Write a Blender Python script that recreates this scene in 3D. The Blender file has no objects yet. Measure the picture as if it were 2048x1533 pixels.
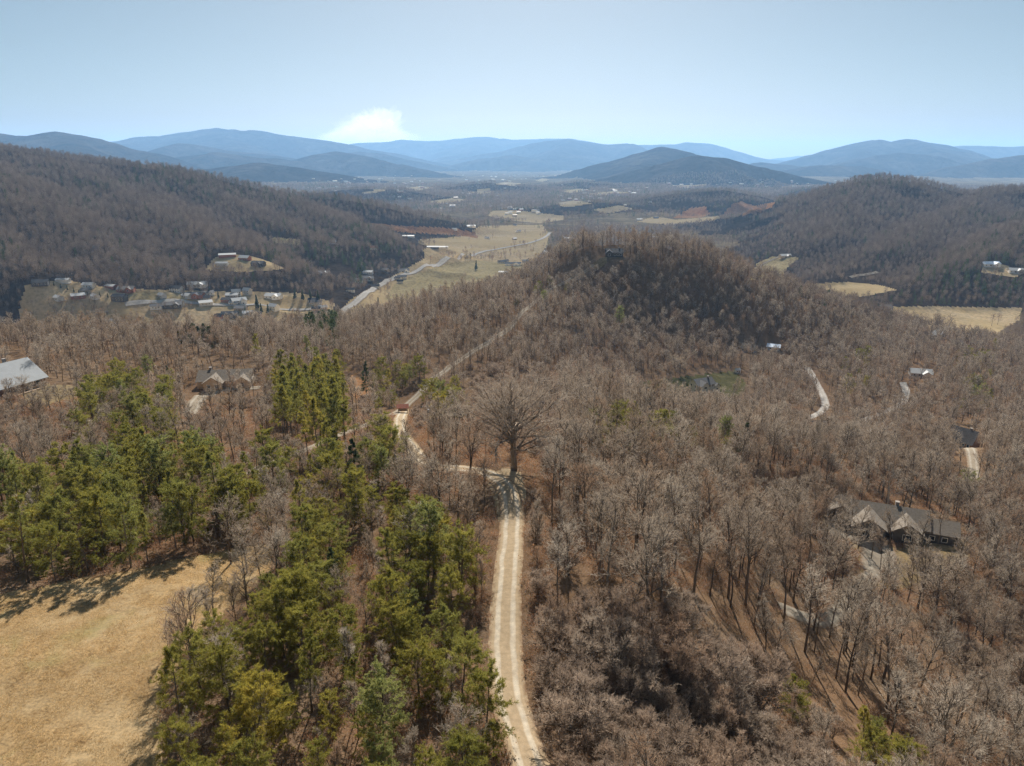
import bpy, math, random
import numpy as np
from mathutils import Vector

# ------------------------------------------------------------------ camera, sky, sun, exposure
scene = bpy.context.scene
F_PX = 1422.0                    # focal length in pixels of the 2048 px wide photograph
CAM_Z = 60.0
PITCH = math.radians(17.6)       # camera looks down by this much
cam_data = bpy.data.cameras.new('camera')
cam_data.sensor_width = 36.0
cam_data.lens = 36.0 * F_PX / 2048.0
cam_data.clip_start = 0.5
cam_data.clip_end = 90000.0
cam = bpy.data.objects.new('camera', cam_data)
scene.collection.objects.link(cam)
cam.location = (0, 0, CAM_Z)
cam.rotation_euler = (math.radians(90) - PITCH, 0, 0)
scene.camera = cam

SUN_EL = math.radians(39.0)
SUN_AZ = math.radians(1.5)       # to the right of straight ahead (+Y)
world = bpy.data.worlds.new('World')
scene.world = world
world.use_nodes = True
wn = world.node_tree.nodes
wl = world.node_tree.links
wn.clear()
sky_node = wn.new('ShaderNodeTexSky')
sky_node.sky_type = 'NISHITA'
sky_node.sun_disc = False
sky_node.sun_elevation = SUN_EL
sky_node.sun_rotation = SUN_AZ
sky_node.altitude = 900
sky_node.air_density = 0.75
sky_node.dust_density = 1.9
sky_node.ozone_density = 1.8
bg = wn.new('ShaderNodeBackground')
bg.inputs['Strength'].default_value = 0.05
wo = wn.new('ShaderNodeOutputWorld')
sky_hue = wn.new('ShaderNodeHueSaturation')      # the photograph's muted white balance, the same all over the sky
sky_hue.inputs['Saturation'].default_value = 0.80
sky_hue.inputs['Value'].default_value = 0.62
sky_hue.inputs['Hue'].default_value = 0.468
wl.new(sky_node.outputs[0], sky_hue.inputs['Color'])
wl.new(sky_hue.outputs[0], bg.inputs[0])
wl.new(bg.outputs[0], wo.inputs[0])

sun_data = bpy.data.lights.new('sun', 'SUN')
sun_data.energy = 5.0
sun_data.angle = math.radians(0.53)
sun_data.color = (1.0, 0.945, 0.85)
sun = bpy.data.objects.new('sun', sun_data)
scene.collection.objects.link(sun)
to_sun = Vector((math.sin(SUN_AZ) * math.cos(SUN_EL), math.cos(SUN_AZ) * math.cos(SUN_EL), math.sin(SUN_EL)))
sun.rotation_euler = to_sun.to_track_quat('Z', 'Y').to_euler()
sun.location = (0, 0, 400)

scene.view_settings.view_transform = 'Standard'
scene.view_settings.look = 'None'
scene.view_settings.exposure = 1.15
scene.view_settings.gamma = 1.0
scene.view_settings.use_curve_mapping = False
cy = scene.cycles
cy.max_bounces = 5
cy.diffuse_bounces = 3
cy.glossy_bounces = 1
cy.transmission_bounces = 3
cy.transparent_max_bounces = 8
cy.volume_bounces = 2
cy.use_denoising = True
cy.denoiser = 'OPENIMAGEDENOISE'
cy.denoising_input_passes = 'RGB_ALBEDO_NORMAL'
cy.denoising_prefilter = 'NONE'
cy.use_adaptive_sampling = True
cy.adaptive_threshold = 0.015
cy.sample_clamp_indirect = 4.0

# ------------------------------------------------------------------ helpers
COL = scene.collection
rng = np.random.default_rng(7)
CP, SP = math.cos(PITCH), math.sin(PITCH)


def slope_of(v):
    """tangent of the elevation angle of the picture row v (straight ahead)"""
    b = (766.5 - v) / F_PX
    return (-SP + b * CP) / (CP + b * SP)


def at_dist(u, v, Y):
    """world point seen at pixel (u, v) at forward distance Y"""
    a = (u - 1024.0) / F_PX
    b = (766.5 - v) / F_PX
    yy = CP + b * SP
    return (a / yy * Y, Y, CAM_Z + (-SP + b * CP) / yy * Y)


def at_height(u, v, z):
    return at_dist(u, v, (z - CAM_Z) / slope_of(v))


def project(x, y, z):
    dz = z - CAM_Z
    depth = y * CP - dz * SP
    up = y * SP + dz * CP
    depth = np.where(depth < 0.1, 0.1, depth)
    return 1024.0 + F_PX * x / depth, 766.5 - F_PX * up / depth, depth


def in_poly(u, v, poly):
    u = np.asarray(u, float); v = np.asarray(v, float)
    inside = np.zeros(u.shape, bool)
    n = len(poly)
    for i in range(n):
        x0, y0 = poly[i]; x1, y1 = poly[(i + 1) % n]
        if y0 == y1:
            continue
        c = ((y0 > v) != (y1 > v)) & (u < (x1 - x0) * (v - y0) / (y1 - y0) + x0)
        inside ^= c
    return inside


def _hash(ix, iy, seed):
    h = (ix.astype(np.int64) * 374761393 + iy.astype(np.int64) * 668265263 + seed * 974711) & 0x7fffffff
    h = ((h ^ (h >> 13)) * 1274126177) & 0x7fffffff
    h = h ^ (h >> 16)
    return (h & 0xffff) / 65535.0


def noise2(x, y, seed=0):
    ix = np.floor(x); iy = np.floor(y)
    fx = x - ix; fy = y - iy
    fx = fx * fx * fx * (fx * (fx * 6 - 15) + 10); fy = fy * fy * fy * (fy * (fy * 6 - 15) + 10)
    a = _hash(ix, iy, seed); b = _hash(ix + 1, iy, seed)
    c = _hash(ix, iy + 1, seed); d = _hash(ix + 1, iy + 1, seed)
    return (a + (b - a) * fx) * (1 - fy) + (c + (d - c) * fx) * fy


def fbm(x, y, octaves=4, seed=0, gain=0.5):
    s = 0; amp = 1.0; tot = 0
    for o in range(octaves):
        s = s + amp * noise2(x * 2 ** o + o * 17.3, y * 2 ** o - o * 9.1, seed + o)
        tot += amp; amp *= gain
    return s / tot * 2 - 1


def ridged(x, y, octaves=4, seed=0):
    s = 0; amp = 1.0; tot = 0
    for o in range(octaves):
        n = 1 - np.abs(noise2(x * 2 ** o + o * 17.3, y * 2 ** o - o * 9.1, seed + o) * 2 - 1)
        s = s + amp * n; tot += amp; amp *= 0.5
    return s / tot


def smoothstep(a, b, x):
    t = np.clip((x - a) / (b - a), 0, 1)
    return t * t * (3 - 2 * t)


# ------------------------------------------------------------------ mesh builders
def mesh_np(name, V, Fc, mats=(), mat_index=None, smooth=False):
    """V (n,3), Fc (m,3) or (m,4)"""
    V = np.asarray(V, np.float32); Fc = np.asarray(Fc, np.int32)
    me = bpy.data.meshes.new(name)
    m, k = Fc.shape
    me.vertices.add(len(V)); me.vertices.foreach_set('co', V.ravel())
    me.loops.add(m * k); me.loops.foreach_set('vertex_index', Fc.ravel())
    me.polygons.add(m)
    me.polygons.foreach_set('loop_start', np.arange(0, m * k, k, dtype=np.int32))
    for mt in mats:
        me.materials.append(mt)
    if mat_index is not None:
        me.polygons.foreach_set('material_index', np.asarray(mat_index, np.int32))
    me.polygons.foreach_set('use_smooth', np.full(m, smooth, bool))
    me.update(calc_edges=True)
    return me


def link(name, data, parent=None, loc=None, rotz=0.0):
    o = bpy.data.objects.new(name, data)
    COL.objects.link(o)
    if loc is not None:
        o.location = loc
    if rotz:
        o.rotation_euler = (0, 0, rotz)
    if parent is not None:
        o.parent = parent
    return o


def tag(o, label, cat, group=None):
    o['label'] = label; o['category'] = cat
    if group:
        o['group'] = group
    return o


class MB:
    """collects boxes, prisms and slabs, builds one mesh"""
    def __init__(self):
        self.v = []; self.f = []

    def add(self, vs, fs):
        n = len(self.v)
        self.v += [tuple(p) for p in vs]
        self.f += [tuple(i + n for i in f) for f in fs]
        return self

    def box(self, x0, x1, y0, y1, z0, z1):
        return self.add([(x0, y0, z0), (x1, y0, z0), (x1, y1, z0), (x0, y1, z0), (x0, y0, z1), (x1, y0, z1), (x1, y1, z1), (x0, y1, z1)],
                        [(0, 3, 2, 1), (4, 5, 6, 7), (0, 1, 5, 4), (1, 2, 6, 5), (2, 3, 7, 6), (3, 0, 4, 7)])

    def hexa(self, lo, hi):
        """two rings of the same length joined into a closed prism"""
        n = len(lo)
        fs = [tuple(reversed(range(n))), tuple(range(n, 2 * n))]
        for i in range(n):
            j = (i + 1) % n
            fs.append((i, j, n + j, n + i))
        return self.add(list(lo) + list(hi), fs)

    def cyl(self, p0, p1, r0, r1, n=8):
        p0 = Vector(p0); p1 = Vector(p1)
        d = (p1 - p0).normalized()
        a = d.orthogonal().normalized(); b = d.cross(a)
        lo = [p0 + (a * math.cos(2 * math.pi * i / n) + b * math.sin(2 * math.pi * i / n)) * r0 for i in range(n)]
        hi = [p1 + (a * math.cos(2 * math.pi * i / n) + b * math.sin(2 * math.pi * i / n)) * r1 for i in range(n)]
        return self.hexa(lo, hi)

    def build(self, name, mat, parent=None, loc=None, rotz=0.0):
        me = bpy.data.meshes.new(name)
        me.from_pydata(self.v, [], self.f)
        me.materials.append(mat)
        me.update()
        return link(name, me, parent, loc, rotz)


# ------------------------------------------------------------------ materials
def new_mat(name):
    m = bpy.data.materials.new(name)
    m.use_nodes = True
    nt = m.node_tree
    nt.nodes.clear()
    out = nt.nodes.new('ShaderNodeOutputMaterial')
    return m, nt, out


def ramp(nt, fac, stops):
    r = nt.nodes.new('ShaderNodeValToRGB')
    el = r.color_ramp.elements
    while len(el) > 1:
        el.remove(el[-1])
    el[0].position = stops[0][0]; el[0].color = (*stops[0][1], 1)
    for p, c in stops[1:]:
        e = el.new(p); e.color = (*c, 1)
    nt.links.new(fac, r.inputs[0])
    return r.outputs[0]


def noise_tex(nt, scale, detail=4, rough=0.55, coords='world', distortion=0.0):
    n = nt.nodes.new('ShaderNodeTexNoise')
    n.inputs['Scale'].default_value = scale
    n.inputs['Detail'].default_value = detail
    n.inputs['Roughness'].default_value = rough
    n.inputs['Distortion'].default_value = distortion
    if coords == 'world':
        g = nt.nodes.new('ShaderNodeNewGeometry')
        nt.links.new(g.outputs['Position'], n.inputs['Vector'])
    else:
        g = nt.nodes.new('ShaderNodeTexCoord')
        nt.links.new(g.outputs['Object'], n.inputs['Vector'])
    return n.outputs['Fac']


def mixc(nt, fac, a, b, blend='MIX'):
    m = nt.nodes.new('ShaderNodeMix'); m.data_type = 'RGBA'; m.blend_type = blend
    if isinstance(fac, (int, float)):
        m.inputs[0].default_value = fac
    else:
        nt.links.new(fac, m.inputs[0])
    for sock, val in ((m.inputs[6], a), (m.inputs[7], b)):
        if isinstance(val, tuple):
            sock.default_value = (*val, 1)
        else:
            nt.links.new(val, sock)
    return m.outputs[2]


def mathn(nt, op, a, b=None):
    m = nt.nodes.new('ShaderNodeMath'); m.operation = op
    for s, val in ((m.inputs[0], a), (m.inputs[1], b)):
        if val is None:
            continue
        if isinstance(val, (int, float)):
            s.default_value = val
        else:
            nt.links.new(val, s)
    return m.outputs[0]


def bump(nt, h, strength, dist):
    b = nt.nodes.new('ShaderNodeBump')
    b.inputs['Strength'].default_value = strength
    b.inputs['Distance'].default_value = dist
    nt.links.new(h, b.inputs['Height'])
    return b.outputs[0]


def diffuse_out(nt, out, col, rough=0.9, normal=None):
    d = nt.nodes.new('ShaderNodeBsdfDiffuse')
    if isinstance(col, tuple):
        d.inputs[0].default_value = (*col, 1)
    else:
        nt.links.new(col, d.inputs[0])
    d.inputs[1].default_value = rough
    if normal is not None:
        nt.links.new(normal, d.inputs[2])
    nt.links.new(d.outputs[0], out.inputs['Surface'])
    return d


def ground_mat(name, stops, s1, s2, bump_scale, bump_strength=0.6, bump_dist=0.3, big=None, streak=False):
    m, nt, out = new_mat(name)
    n1 = noise_tex(nt, s1, 6, 0.62)
    c = ramp(nt, n1, stops)
    n2 = noise_tex(nt, s2, 5, 0.7)
    sp = ramp(nt, n2, [(0.32, (0.42, 0.40, 0.38)), (0.5, (0.95, 0.95, 0.95)), (0.7, (1.35, 1.32, 1.25))])
    c = mixc(nt, 0.75, c, sp, 'MULTIPLY')
    if big:
        n3 = noise_tex(nt, big[0], 3, 0.5, distortion=0.6)
        f = ramp(nt, n3, [(0.42, (0, 0, 0)), (0.60, (1, 1, 1))])
        c = mixc(nt, f, c, mixc(nt, 0.65, c, big[1]))
    if streak:      # faint mowing swaths, greener and weedier patches
        gp = ramp(nt, noise_tex(nt, 0.085, 4, 0.6, distortion=1.2), [(0.55, (0, 0, 0)), (0.70, (1, 1, 1))])
        c = mixc(nt, gp, c, mixc(nt, 0.55, c, (0.33, 0.31, 0.12)))
        wp = ramp(nt, noise_tex(nt, 0.5, 5, 0.75), [(0.56, (1, 1, 1)), (0.68, (0.62, 0.55, 0.48))])
        c = mixc(nt, 0.8, c, wp, 'MULTIPLY')
        g = nt.nodes.new('ShaderNodeNewGeometry'); mp = nt.nodes.new('ShaderNodeMapping')
        mp.inputs['Rotation'].default_value = (0, 0, 0.35); mp.inputs['Scale'].default_value = (0.05, 0.4, 0.3)
        nt.links.new(g.outputs['Position'], mp.inputs['Vector'])
        n4 = nt.nodes.new('ShaderNodeTexNoise'); n4.inputs['Scale'].default_value = 1.0; n4.inputs['Detail'].default_value = 4
        nt.links.new(mp.outputs[0], n4.inputs['Vector'])
        c = mixc(nt, 0.8, c, ramp(nt, n4.outputs['Fac'], [(0.3, (0.88, 0.87, 0.85)), (0.7, (1.12, 1.12, 1.1))]), 'MULTIPLY')
    nb = noise_tex(nt, bump_scale, 5, 0.65)
    diffuse_out(nt, out, c, 0.9, bump(nt, nb, bump_strength, bump_dist))
    return m


M = {}
M['litter'] = ground_mat('leaf_litter', [(0.25, (0.15, 0.10, 0.065)), (0.5, (0.25, 0.17, 0.11)), (0.75, (0.37, 0.265, 0.17))], 0.35, 3.0, 4.0, big=(0.03, (0.25, 0.15, 0.085)))
M['meadow'] = ground_mat('dry_meadow', [(0.2, (0.37, 0.25, 0.125)), (0.5, (0.49, 0.345, 0.185)), (0.8, (0.59, 0.45, 0.27))], 0.22, 2.6, 2.2, 0.5, 0.25, big=(0.05, (0.60, 0.47, 0.29)), streak=True)
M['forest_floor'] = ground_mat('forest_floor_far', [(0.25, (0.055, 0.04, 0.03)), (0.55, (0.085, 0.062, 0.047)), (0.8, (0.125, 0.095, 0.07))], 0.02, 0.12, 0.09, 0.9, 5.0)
M['valley_floor'] = ground_mat('open_valley_floor', [(0.3, (0.15, 0.112, 0.075)), (0.5, (0.27, 0.205, 0.125)), (0.7, (0.42, 0.32, 0.19))], 0.012, 0.15, 0.1, 0.8, 2.0)
M['mountain'] = ground_mat('wooded_mountain_far', [(0.3, (0.022, 0.024, 0.02)), (0.48, (0.06, 0.05, 0.04)), (0.6, (0.10, 0.08, 0.062)), (0.75, (0.15, 0.12, 0.09))], 0.0022, 0.012, 0.006, 1.0, 45.0)  # evergreen and brown patches, contrast raised to stand in for shaded folds
M['pasture'] = ground_mat('tan_pasture', [(0.25, (0.47, 0.345, 0.20)), (0.55, (0.60, 0.46, 0.285)), (0.8, (0.66, 0.53, 0.35))], 0.02, 0.25, 0.3, 0.3, 0.5, big=(0.008, (0.56, 0.42, 0.22)))
M['pasture_green'] = ground_mat('greenish_pasture', [(0.25, (0.38, 0.30, 0.155)), (0.55, (0.50, 0.40, 0.22)), (0.8, (0.58, 0.46, 0.27))], 0.02, 0.25, 0.3, 0.3, 0.5)
M['orange_dirt'] = ground_mat('orange_bare_soil', [(0.3, (0.36, 0.17, 0.08)), (0.55, (0.46, 0.25, 0.125)), (0.8, (0.52, 0.36, 0.21))], 0.02, 0.2, 0.2, 0.5, 1.0)
M['lawn'] = ground_mat('winter_lawn', [(0.3, (0.10, 0.10, 0.045)), (0.55, (0.165, 0.15, 0.07)), (0.8, (0.27, 0.225, 0.11))], 0.08, 0.8, 1.0, 0.4, 0.3)
M['yard'] = ground_mat('tan_yard', [(0.3, (0.26, 0.19, 0.10)), (0.55, (0.36, 0.27, 0.15)), (0.8, (0.44, 0.34, 0.2))], 0.1, 1.0, 1.0, 0.4, 0.3)
M['sand'] = ground_mat('sandy_turnaround', [(0.25, (0.42, 0.32, 0.20)), (0.55, (0.52, 0.41, 0.275)), (0.8, (0.60, 0.50, 0.36))], 0.4, 2.0, 3.0, 0.4, 0.1)


def gravel_mat(name, base, track, scale=1.2):
    """gravel with two paler wheel tracks; 'across' runs from -1 to 1 over the road"""
    m, nt, out = new_mat(name)
    at = nt.nodes.new('ShaderNodeAttribute'); at.attribute_name = 'across'
    wob = noise_tex(nt, 0.16, 3, 0.6)
    ac = mathn(nt, 'ADD', at.outputs['Fac'], mathn(nt, 'MULTIPLY', mathn(nt, 'SUBTRACT', wob, 0.5), 0.35))
    d = mathn(nt, 'ABSOLUTE', mathn(nt, 'SUBTRACT', mathn(nt, 'ABSOLUTE', ac), 0.46))
    tr = ramp(nt, d, [(0.0, (1, 1, 1)), (0.12, (0.8, 0.8, 0.8)), (0.2, (0, 0, 0))])
    n1 = noise_tex(nt, scale, 6, 0.7)
    brk = mathn(nt, 'MULTIPLY', tr, ramp(nt, noise_tex(nt, 0.35, 4, 0.6), [(0.35, (0.55, 0.55, 0.55)), (0.6, (1, 1, 1))]))
    c = mixc(nt, brk, base, track)
    sp = ramp(nt, n1, [(0.3, (0.72, 0.70, 0.67)), (0.7, (1.18, 1.17, 1.15))])
    c = mixc(nt, 0.8, c, sp, 'MULTIPLY')
    edge = ramp(nt, mathn(nt, 'ABSOLUTE', ac), [(0.74, (0, 0, 0)), (1.02, (1, 1, 1))])
    edge2 = mathn(nt, 'MULTIPLY', edge, ramp(nt, noise_tex(nt, 0.9, 4, 0.7), [(0.38, (0, 0, 0)), (0.58, (1, 1, 1))]))
    c = mixc(nt, edge2, c, (0.25, 0.15, 0.085))
    nb = noise_tex(nt, 6.0, 4, 0.7)
    diffuse_out(nt, out, c, 0.8, bump(nt, nb, 0.4, 0.08))
    return m


M['gravel'] = gravel_mat('pale_gravel', (0.54, 0.425, 0.29), (0.72, 0.65, 0.54))
M['gravel_grey'] = gravel_mat('grey_gravel', (0.38, 0.32, 0.25), (0.52, 0.47, 0.40))
M['asphalt'] = gravel_mat('glint_pale_asphalt', (0.56, 0.52, 0.48), (0.62, 0.59, 0.55), 0.3)  # pale because the sun's glint on the road is put into the colour
M['concrete'] = gravel_mat('driveway_concrete', (0.36, 0.31, 0.25), (0.40, 0.36, 0.30), 0.6)


def twig_mat(name, stops, fuzzy=0.0):
    """bark colour varied from tree to tree and along the tree"""
    m, nt, out = new_mat(name)
    oi = nt.nodes.new('ShaderNodeObjectInfo')
    c = ramp(nt, oi.outputs['Random'], stops)
    n = noise_tex(nt, 0.9, 3, 0.6, 'object')
    sp = ramp(nt, n, [(0.3, (0.72, 0.72, 0.72)), (0.7, (1.28, 1.25, 1.2))])
    c = mixc(nt, 0.8, c, sp, 'MULTIPLY')
    if not fuzzy:
        diffuse_out(nt, out, c, 0.6)
        return m
    # a twig face stands for a bundle of round twigs, lit from either side
    d = nt.nodes.new('ShaderNodeBsdfDiffuse'); t = nt.nodes.new('ShaderNodeBsdfTranslucent')
    nt.links.new(c, d.inputs[0]); nt.links.new(c, t.inputs[0])
    mx = nt.nodes.new('ShaderNodeMixShader'); mx.inputs[0].default_value = fuzzy
    nt.links.new(d.outputs[0], mx.inputs[1]); nt.links.new(t.outputs[0], mx.inputs[2])
    nt.links.new(mx.outputs[0], out.inputs['Surface'])
    return m


M['twig'] = twig_mat('bare_twigs', [(0.0, (0.28, 0.228, 0.18)), (0.2, (0.46, 0.395, 0.325)), (0.4, (0.32, 0.25, 0.187)), (0.6, (0.52, 0.455, 0.38)), (0.8, (0.36, 0.295, 0.23)), (0.93, (0.38, 0.255, 0.17)), (1.0, (0.46, 0.39, 0.315))], 0.3)
M['branch'] = twig_mat('dark_inner_branches', [(0.0, (0.10, 0.078, 0.06)), (0.5, (0.15, 0.12, 0.095)), (1.0, (0.19, 0.155, 0.125))])  # darker than the twig tips: shade inside the crown put into the colour
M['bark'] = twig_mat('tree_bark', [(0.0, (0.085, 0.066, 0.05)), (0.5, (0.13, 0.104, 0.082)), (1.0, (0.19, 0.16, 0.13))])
M['oak_bark'] = twig_mat('old_oak_bark', [(0.0, (0.20, 0.165, 0.135)), (1.0, (0.22, 0.18, 0.145))])
M['oak_twig'] = twig_mat('old_oak_twigs', [(0.0, (0.42, 0.35, 0.285)), (1.0, (0.45, 0.38, 0.31))], 0.25)
M['dead_wood'] = twig_mat('bleached_dead_wood', [(0.0, (0.50, 0.45, 0.38)), (1.0, (0.52, 0.47, 0.41))])
M['brush_twig'] = twig_mat('pinkish_brush_twigs', [(0.0, (0.33, 0.255, 0.20)), (0.4, (0.43, 0.35, 0.28)), (0.7, (0.38, 0.27, 0.195)), (1.0, (0.48, 0.40, 0.33))], 0.3)
M['far_twig'] = twig_mat('far_bare_crowns', [(0.0, (0.155, 0.12, 0.098)), (0.5, (0.215, 0.168, 0.135)), (1.0, (0.285, 0.23, 0.185))], 0.2)
M['dead_leaf'] = twig_mat('withered_leaves', [(0.0, (0.27, 0.135, 0.06)), (0.5, (0.33, 0.18, 0.09)), (1.0, (0.23, 0.10, 0.055))], 0.4)
M['straw'] = twig_mat('straw_blades', [(0.0, (0.36, 0.255, 0.12)), (0.5, (0.44, 0.32, 0.165)), (1.0, (0.50, 0.385, 0.22))], 0.4)


def needle_mat(name, stops, trans=0.35):
    m, nt, out = new_mat(name)
    oi = nt.nodes.new('ShaderNodeObjectInfo')
    c = ramp(nt, oi.outputs['Random'], stops)
    n = noise_tex(nt, 0.7, 4, 0.65, 'object')
    sp = ramp(nt, n, [(0.3, (0.6, 0.66, 0.55)), (0.7, (1.4, 1.3, 1.25))])
    c = mixc(nt, 0.85, c, sp, 'MULTIPLY')
    d = nt.nodes.new('ShaderNodeBsdfDiffuse'); t = nt.nodes.new('ShaderNodeBsdfTranslucent')
    nt.links.new(c, d.inputs[0]); nt.links.new(c, t.inputs[0])
    mx = nt.nodes.new('ShaderNodeMixShader'); mx.inputs[0].default_value = trans
    nt.links.new(d.outputs[0], mx.inputs[1]); nt.links.new(t.outputs[0], mx.inputs[2])
    nt.links.new(mx.outputs[0], out.inputs['Surface'])
    return m


M['needle'] = needle_mat('yellowish_pine_needles', [(0.0, (0.20, 0.195, 0.05)), (0.4, (0.28, 0.255, 0.06)), (0.75, (0.225, 0.23, 0.07)), (1.0, (0.34, 0.285, 0.06))], 0.5)
M['needle_bright'] = needle_mat('fresh_pine_needles', [(0.0, (0.27, 0.29, 0.105)), (1.0, (0.30, 0.31, 0.115))], 0.45)
M['needle_dark'] = needle_mat('dark_conifer_needles', [(0.0, (0.065, 0.09, 0.042)), (1.0, (0.10, 0.125, 0.058))], 0.3)
M['needle_yellow'] = needle_mat('yellow_dying_needles', [(0.0, (0.34, 0.25, 0.05)), (1.0, (0.36, 0.24, 0.04))], 0.4)


def plain(name, col, rough=0.6, metal=0.0, var=0.25, scale=1.5):
    m, nt, out = new_mat(name)
    n = noise_tex(nt, scale, 5, 0.65, 'object')
    sp = ramp(nt, n, [(0.3, (1 - var,) * 3), (0.7, (1 + var,) * 3)])
    c = mixc(nt, 1.0, col, sp, 'MULTIPLY')
    p = nt.nodes.new('ShaderNodeBsdfPrincipled')
    nt.links.new(c, p.inputs['Base Color'])
    p.inputs['Roughness'].default_value = rough
    p.inputs['Metallic'].default_value = metal
    p.inputs['Specular IOR Level'].default_value = 0.5 if rough < .3 else 0.12
    nt.links.new(p.outputs[0], out.inputs['Surface'])
    return m


M['roof_metal'] = plain('grey_metal_roof', (0.20, 0.215, 0.23), 0.6, 0.0, 0.12, 0.6)
M['roof_blue'] = plain('pale_blue_metal_roof', (0.50, 0.58, 0.70), 0.35, 0.0, 0.1)
M['roof_brown'] = plain('brown_shingle_roof', (0.17, 0.145, 0.12), 0.95, 0.0, 0.25, 2.0)
M['roof_grey'] = plain('grey_shingle_roof', (0.14, 0.135, 0.135), 0.95, 0.0, 0.25, 2.0)
M['roof_dark'] = plain('dark_shingle_roof', (0.05, 0.05, 0.055), 0.9, 0.0, 0.25, 2.0)
M['roof_red'] = plain('rusty_red_roof', (0.27, 0.095, 0.06), 0.7, 0.0, 0.25, 2.0)
M['roof_light'] = plain('pale_metal_roof', (0.36, 0.365, 0.37), 0.6, 0.0, 0.1)
M['wall_white'] = plain('white_siding', (0.62, 0.61, 0.58), 0.7, 0.0, 0.08)
M['wall_grey'] = plain('grey_siding', (0.40, 0.39, 0.37), 0.7, 0.0, 0.1)
M['wall_tan'] = plain('tan_siding', (0.38, 0.31, 0.23), 0.7, 0.0, 0.12)
M['wall_wood'] = plain('stained_wood_siding', (0.20, 0.12, 0.07), 0.7, 0.0, 0.25)
M['wall_brick'] = plain('red_brick_wall', (0.28, 0.13, 0.09), 0.8, 0.0, 0.2, 3.0)
M['wall_dark'] = plain('dark_siding', (0.09, 0.085, 0.08), 0.7, 0.0, 0.15)
M['trim'] = plain('white_trim', (0.7, 0.7, 0.68), 0.5, 0.0, 0.05)
M['glass'] = plain('window_glass', (0.03, 0.035, 0.04), 0.08, 0.0, 0.05)
M['stone'] = plain('chimney_stone', (0.25, 0.22, 0.2), 0.9, 0.0, 0.3, 3.0)
M['wood'] = plain('weathered_wood', (0.26, 0.19, 0.13), 0.8, 0.0, 0.25, 2.0)
M['pole'] = plain('weathered_pole_wood', (0.33, 0.26, 0.20), 0.85, 0.0, 0.2, 2.0)
M['boulder'] = plain('grey_boulder', (0.16, 0.15, 0.14), 0.9, 0.0, 0.3, 2.0)

# ------------------------------------------------------------------ terrain heights
ctrl = []
for u, v, z in [  # crest with the gravel road, meadow, woods close by: pixel and height
    (1075, 1533, 0), (1045, 1470, 0), (1012, 1380, 0), (1005, 1300, 0), (1008, 1200, 0), (1015, 1100, -.4), (1020, 1000, -1), (1028, 940, -1.5),
    (940, 940, -2.2), (870, 938, -3.2), (0, 1533, .5), (300, 1533, .5), (0, 1300, 1), (250, 1250, 1), (0, 1180, 0), (300, 1140, -.5), (520, 1130, -1),
    (400, 1400, .5), (700, 1300, -1), (700, 1450, -.6), (800, 1150, -1), (0, 1080, -3), (300, 1060, -3), (500, 1020, -4), (700, 1010, -3), (50, 900, -9), (300, 905, -10), (600, 880, -12),
    (25, 775, -15), (450, 770, -27), (250, 800, -17), (640, 790, -28), (750, 800, -34), (812, 822, -31), (850, 775, -35), (900, 733, -38), (1000, 672, -40),
    (1045, 622, -40), (1190, 538, -26), (1930, 888, -70), (1800, 900, -66), (1150, 1450, -1.8)]:
    ctrl.append(at_height(u, v, z))
for u, v, Y in [  # pixel and forward distance
    (700, 864, 190), (760, 838, 218), (1250, 503, 590), (1160, 500, 600), (1330, 503, 605), (1400, 517, 605), (1500, 563, 600), (1620, 612, 590), (1750, 680, 560), (1900, 742, 500), (2060, 792, 450),
    (1120, 640, 490), (1200, 640, 515), (1300, 650, 525), (1250, 580, 555), (1400, 640, 545), (1100, 740, 390), (1200, 740, 430), (1000, 780, 300), (1300, 720, 470),
    (1400, 778, 425), (1290, 775, 415), (1500, 724, 490), (1545, 704, 520), (1650, 760, 460), (1840, 757, 450), (1640, 857, 350), (1380, 824, 370), (1530, 850, 356),
    (900, 607, 480), (800, 642, 450), (700, 672, 420), (620, 690, 380), (500, 692, 360), (300, 688, 350), (100, 690, 330), (-200, 690, 330),
    (1150, 852, 200), (1300, 872, 200), (1450, 884, 210), (1300, 1000, 140), (1500, 1000, 170), (1150, 1000, 125), (1790, 1052, 179), (1700, 1097, 166), (1950, 1062, 185), (2050, 905, 260),
    (1500, 1292, 100), (1400, 1222, 95), (1750, 1302, 115), (1850, 1452, 95), (1600, 1452, 82), (1300, 1452, 70), (2060, 1302, 130), (2060, 1502, 100), (1200, 1200, 86)]:
    ctrl.append(at_dist(u, v, Y))
ctrl += [(-160, 60, -3), (-250, 150, -14), (-330, 260, -24), (0, 0, 1), (-150, -100, 0), (150, -100, -30), (0, -300, 0), (200, 60, -50), (300, 200, -72), (330, 330, -80), (120, 30, -34), (60, 20, -14), (-60, 20, 1)]
# drop-off behind the crest line, then the valley
ctrl += [(-420, 450, -75), (-280, 480, -78), (-170, 530, -78), (-70, 590, -72), (30, 690, -70), (120, 720, -66), (220, 730, -72), (330, 720, -92), (450, 640, -104), (520, 500, -100)]
for X, Y in [(-800, 500), (-650, 650), (-450, 680), (-300, 700), (-180, 740), (-60, 800), (60, 880), (200, 900), (350, 880), (500, 800), (650, 700), (750, 500), (-900, 900), (-500, 950), (0, 1100), (500, 1100), (900, 900), (-1000, 300), (900, 300), (700, 100), (-900, 0), (900, -200), (0, -900)]:
    ctrl.append((X, Y, -122 + 6 * math.sin(X * .01 + Y * .013)))
ctrl = np.array(ctrl, float)
C_MQ = 16.0


def _phi(r2):
    return np.sqrt(r2 + C_MQ ** 2)


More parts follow.
